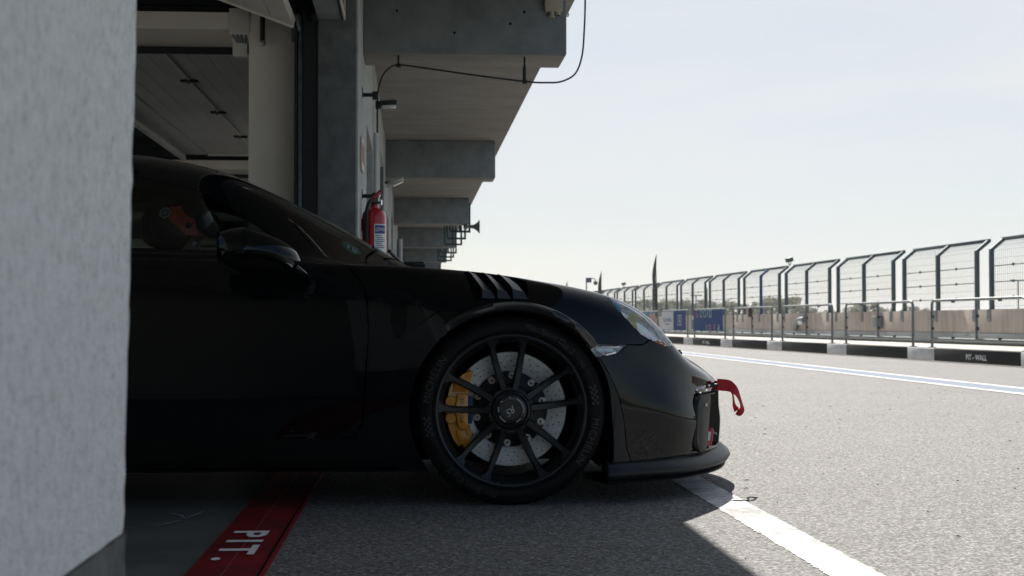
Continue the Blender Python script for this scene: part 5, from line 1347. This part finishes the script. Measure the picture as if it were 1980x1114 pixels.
def make_brake(parent):
    b = empty("brake"); b.parent = parent
    m = MB(); m.lathe([(.205, .105), (.2055, .103), (.2055, .079), (.204, .077), (.140, .077), (.136, .079), (.136, .105)], (0, 0, 0), 'y', 96, closed=True); ds = m.build("disc", 'disc', b, angle=40)
    m = MB(); rr = random.Random(4)
    for k in range(30):
        for j in range(3):
            a = radians(k * 12 + j * 4.1); r_ = .150 + .0175 * j + (.006 if k % 2 else 0)
            vv = [m.bm.verts.new((r_ * cos(a) + .0026 * cos(t), .0765, r_ * sin(a) + .0026 * sin(t))) for t in np.linspace(0, 2 * pi, 8, endpoint=False)]; m.bm.faces.new(vv)
    tag(m.build("drilled_holes", 'void', ds, False), kind='stuff')
    m = MB(); m.lathe([(.134, .10), (.134, .086), (.122, .082), (.105, .072), (.06, .068), (.001, .068)], (0, 0, 0), 'y', 64); bell = m.build("bell", 'black', b)
    for k in range(10):
        a = radians(k * 36 + 14); x, z = .121 * cos(a), .121 * sin(a)
        m = MB(); m.lathe([(.0050, -.006), (.0118, -.006), (.0128, -.004), (.0128, .012)], (x, .076, z), 'y', 20); m.tube([(x, .072, z), (x + .012 * cos(a), .074, z + .012 * sin(a))], .0105, 8); o = m.build("drive_pin", 'silver', b)
        m = MB(); m.lathe([(.006, -.003), (.001, -.003)], (x, .076, z), 'y', 12); m.ball((x, .0735, z), .003, 8, 5); m.build("pin_socket", 'black', o)
    # caliper behind the axle
    cal = []
    def arcpoly(r0, r1, a0, a1, n=12): return [(r1 * cos(radians(a0 + (a1 - a0) * i / n)), r1 * sin(radians(a0 + (a1 - a0) * i / n))) for i in range(n + 1)] + [(r0 * cos(radians(a1 + (a0 - a1) * i / n)), r0 * sin(radians(a1 + (a0 - a1) * i / n))) for i in range(n + 1)]
    fn = lambda u, v, d: Vector((u, d, v))
    m = MB(); m.prism(arcpoly(.158, .228, 151, 216), fn, .046, .13, .005); c = m.build("caliper", 'yellow', b, angle=40)
    m = MB(); m.prism([(-.188, .058), (-.160, .058), (-.150, .048), (-.150, -.050), (-.160, -.070), (-.182, -.068), (-.190, -.054), (-.196, 0), (-.194, .04)], fn, .026, .06, .005); br = m.build("bridge", 'yellow', c, angle=40)
    m = MB(); m.prism([(-.205, .062), (-.16, .062), (-.142, .10), (-.132, .135), (-.142, .142), (-.17, .125), (-.20, .10)], fn, .040, .10, .005); m.build("lug", 'yellow', c, angle=40); m = MB(); m.prism([(-.192, -.072), (-.150, -.072), (-.138, -.098), (-.150, -.132), (-.166, -.135), (-.19, -.10)], fn, .040, .10, .005); m.build("lug", 'yellow', c, angle=40)
    m = MB()
    for z in (.03, -.03): m.lathe([(.001, .030), (.018, .030), (.02, .036), (.02, .06)], (-.212, 0, z), 'y', 20)
    m.build("piston_cap", 'yellow', c)
    m = MB(); m.tube([(-.146, .03, -.082), (-.146, .046, -.082)], .011, 10); m.tube([(-.146, .026, -.082), (-.146, .03, -.082)], .0065, 6); m.build("bleed_screw", 'yellow', c)
    m = MB(); m.prism([(-.149, .045), (-.134, .048), (-.130, .0), (-.137, -.052), (-.149, -.05)], fn, .046, .07, .003); m.build("brake_pad", 'blue_pad', c)
    put_text("lettering", "PORSCHE", .0185, 'black', br, lambda x, y, z: Vector((-.172 - y + .0, .0252, x)), space=1.12)
    return b
wheels = []
whl = make_wheel(car); whl.location = (0, -.862, .334); wheels.append(whl)
brk = make_brake(car); brk.location = (0, -.862, .334)
for (x, y, rz, sc) in ((0, .862, pi, 1.), (XR, -.875, 0, 1.03), (XR, .875, pi, 1.03)):
    for src in (whl, brk):
        c_ = copy_tree(src, car); c_.location = (x, y, .334 * sc); c_.rotation_euler = (0, 0, rz); c_.scale = (sc, 1.15 if sc > 1 else 1, sc)

# ------------------------------------------------------------------ tow strap and transponder
t = tag(empty("tow_strap", CAR + Vector((.86, -.40, .400))), "red webbing tow strap looped from the front bumper", "tow strap")
def ribbon(pts, name):
    """flat webbing: (x, y, z, width, twist) along its length"""
    P = smooth_path([p[:3] for p in pts], 8); W = smooth_path([(p[3], p[4], 0) for p in pts], 8); rows = []
    for i, p in enumerate(P):
        t_ = (P[min(i + 1, len(P) - 1)] - P[max(i - 1, 0)]).normalized(); f = t_.cross(Vector((0, 1, 0))).normalized()
        d = (f * cos(W[i][1]) + Vector((0, 1, 0)) * sin(W[i][1])).normalized(); n = t_.cross(d).normalized() * .0012; d *= W[i][0] * .5
        rows.append([p - d - n, p + d - n, p + d + n, p - d + n])
    m = MB(); m.grid(rows, close_v=True); return m.build(name, 'strap_red', t, angle=50)
ribbon([(-.02, 0, .002, .046, 0), (.004, 0, .0, .046, .0), (.028, 0, -.004, .045, .25), (.050, -.004, -.020, .036, .55), (.066, -.006, -.048, .026, .9), (.076, -.006, -.078, .022, .9), (.077, -.006, -.096, .026, .5), (.068, -.004, -.106, .030, .2), (.060, .0, -.102, .026, .1)], "webbing")
ribbon([(.030, .006, -.010, .030, .5), (.043, .008, -.030, .016, .9), (.047, .008, -.055, .015, 1.), (.050, .006, -.080, .018, .6), (.060, .002, -.100, .026, .2)], "webbing")
m = MB(); m.tube([(-.05, 0, 0), (-.014, 0, 0)], .006, 8); m.build("shackle", 'steel_dark', t)
p, n = hit((2, -.50, .20), (-1, 0, 0))
t = tag(empty("lap_transponder", CAR + Vector((p.x - .016, -.505, .172))), "small red transponder with white label and metal clip in the front intake", "transponder")
t.rotation_euler = (0, radians(8), 0)
m = MB(); m.box((-.010, -.012, 0), (.012, .012, .066), .003); m.tube([(.001, 0, .062), (.001, 0, .070)], .010, 10); m.build("case", 'red', t)
m = MB(); m.box((-.008, -.0135, .022), (.002, -.0125, .055)); m.build("label", 'label', t)
m = MB(); m.tube(smooth_path([(.010, -.006, .058), (.020, -.008, .052), (.026, -.010, .046)], 4), .0018, 6); m.tube([(.012, -.006, .05), (.026, -.008, .055)], .0015, 6); m.build("clip", 'chrome', t)

# ------------------------------------------------------------------ passenger in the near seat
pe = tag(empty("person", CAR + Vector((-1.35, -.37, .38))), "person in dark overalls and a black helmet with red graphic, in the near seat", "person")
def skin_chain(name, verts, edges, radii, m, parent, root=0, lv=2):
    me = bpy.data.meshes.new(name); me.from_pydata([Vector(v) for v in verts], edges, []); o = bpy.data.objects.new(name, me); COL.objects.link(o)
    o.modifiers.new("skin", 'SKIN'); sv = me.skin_vertices[0].data
    for i, r_ in enumerate(radii): sv[i].radius = (r_, r_) if not isinstance(r_, tuple) else r_
    sv[root].use_root = True
    s = o.modifiers.new("sub", 'SUBSURF'); s.levels = s.render_levels = lv
    bpy.context.view_layer.update(); dg = bpy.context.evaluated_depsgraph_get(); nm = bpy.data.meshes.new_from_object(o.evaluated_get(dg)); bpy.data.objects.remove(o)
    return link(name, nm, m, parent, True, None, None)
bv = [(0, 0, .02), (-.10, 0, .16), (-.17, 0, .34), (-.16, 0, .47), (-.13, 0, .54),                  # pelvis, waist, chest, collar, neck
      (.16, -.10, .06), (.42, -.13, .10), (.70, -.13, -.10), (.80, -.13, -.08), (.16, .10, .06), (.42, .13, .10), (.70, .13, -.10), (.80, .13, -.08),
      (-.16, -.19, .43), (-.08, -.24, .20), (.14, -.16, .12), (.22, -.10, .13), (-.16, .19, .43), (-.08, .24, .20), (.14, .16, .12), (.22, .10, .13)]
be = [(0, 1), (1, 2), (2, 3), (3, 4), (0, 5), (5, 6), (6, 7), (7, 8), (0, 9), (9, 10), (10, 11), (11, 12), (3, 13), (13, 14), (14, 15), (15, 16), (3, 17), (17, 18), (18, 19), (19, 20)]
br_ = [.15, .14, (.17, .14), .11, .06, .09, .075, .055, .05, .09, .075, .055, .05, .075, .06, .045, .04, .075, .06, .045, .04]
body = skin_chain("body", bv, be, br_, 'cloth', pe)
HC = Vector((.105, 0, .598)); HR = Matrix.Rotation(radians(30), 3, 'Y')           # head bowed forward
def hp(x, y, z): return HC + HR @ Vector((x, y, z))
# head: face profile revolved into a skull with nose, mouth, chin
rows = []
for i in range(25):
    v = i / 24; z = -.125 + .23 * v
    fr = float(np.interp(z, [-.125, -.115, -.10, -.085, -.075, -.066, -.055, -.045, -.03, -.005, .015, .03, .06, .09, .105], [.035, .070, .082, .080, .086, .082, .087, .090, .092, .086, .082, .088, .086, .06, .0]))
    bk = float(np.interp(z, [-.125, -.10, -.05, 0, .05, .09, .105], [.01, .03, .075, .098, .098, .06, .0])); sd_ = float(np.interp(z, [-.125, -.11, -.07, -.02, .04, .08, .105], [.025, .045, .060, .072, .074, .055, .0]))
    ring = []
    for k in range(32):
        a = 2 * pi * k / 32; ca, sa = cos(a), sin(a); r_ = fr if ca > 0 else bk
        x = ca * r_; y = sa * sd_
        if ca > .0:
            nose = np.interp(z, [-.050, -.042, -.032, -.018, .0, .018], [0, .020, .028, .018, .010, 0]); x += float(nose) * max(0, 1 - abs(y) / .017) ** 1.2
            eye = np.interp(z, [-.012, .004, .02], [0, .010, 0]); x -= float(eye) * max(0, 1 - abs(abs(y) - .031) / .018)
        ring.append(hp(x, y, z))
    rows.append(ring)
m = MB(); m.grid(rows, close_v=True); hd = m.build("head", 'skin', pe, angle=None)
for s in (-1, 1):
    m = MB(); m.ball(hp(.070, .031 * s, .003), .0115, 14, 8); o = m.build("eye", 'label', hd); m = MB(); m.ball(hp(.0795, .031 * s, .001), .005, 8, 6); m.build("iris", 'black', hd)
# helmet shell open at the front
m = MB(); rows = []
for i in range(27):
    th_ = pi * i / 26; ring = []
    for k in range(49):
        a = radians(-180 + 360 * k / 48); x = .155 * sin(th_) * cos(a); y = .125 * sin(th_) * sin(a); z = .135 * cos(th_) + .015
        ring.append((x, y, z))
    rows.append(ring)
V, F = [], []
for r_ in rows: V += [hp(*p) for p in r_]
for i in range(26):
    for k in range(48):
        c_ = [rows[i][k], rows[i + 1][k], rows[i + 1][k + 1], rows[i][k + 1]]; mx_, mz_ = sum(p[0] for p in c_) / 4, sum(p[2] for p in c_) / 4
        if mz_ < -.09 or (mx_ > .062 and mz_ < .058): continue
        n = 49; F.append((i * n + k, (i + 1) * n + k, (i + 1) * n + k + 1, i * n + k + 1))
me = bpy.data.meshes.new("helmet"); me.from_pydata(V, [], F); he = link("helmet", me, 'helmet', pe, True, None, None)
sol = he.modifiers.new("shell", 'SOLIDIFY'); sol.thickness = .022; sol.offset = -1
def hpatch(uv, name, mm, out=.003):
    """print on the near side of the helmet: small tiles of the outline laid on the shell"""
    m = MB(); xs = [p[0] for p in uv]; zs = [p[1] for p in uv]; N = 26; vv = {}
    x0, x1, z0, z1 = min(xs), max(xs), min(zs), max(zs)
    def vert(i, k):
        if (i, k) not in vv:
            x = x0 + (x1 - x0) * i / N; z = z0 + (z1 - z0) * k / N; q_ = max(0., 1 - (x / .155) ** 2 - ((z - .015) / .135) ** 2); vv[(i, k)] = m.bm.verts.new(hp(x, -.125 * sqrt(q_) - out, z))
        return vv[(i, k)]
    for i in range(N):
        for k in range(N):
            if inside(uv, x0 + (x1 - x0) * (i + .5) / N, z0 + (z1 - z0) * (k + .5) / N): m.bm.faces.new([vert(i, k), vert(i + 1, k), vert(i + 1, k + 1), vert(i, k + 1)])
    return m.build(name, mm, he, False)
hpatch([(-.075, .075), (-.03, .105), (-.0, .085), (.04, .085), (.085, .040), (.045, .022), (.01, .030), (-.03, .035), (-.055, .05)], "red_graphic", 'helmet_red')
hpatch([(.034 + .012 * cos(a), .055 + .012 * sin(a)) for a in np.linspace(0, 2 * pi, 14, endpoint=False)], "pivot", 'black', .005)
for r_, mm, o_ in ((.021, 'helmet_white', .005), (.015, 'helmet_green', .006), (.009, 'helmet_white', .007), (.004, 'helmet_green', .008)): hpatch([(-.068 + r_ * cos(a), .052 + r_ * sin(a)) for a in np.linspace(0, 2 * pi, 20, endpoint=False)], "badge", mm, o_)
m = MB(); rows = []
for a in np.linspace(-70, 70, 17):
    rows.append([hp(.165 * cos(radians(b_)) * cos(radians(a)), .134 * cos(radians(b_)) * sin(radians(a)), .145 * sin(radians(b_)) + .018) for b_ in (22, 34, 46, 58)])
m.grid(rows); m.build("visor", 'visor', he, angle=None)
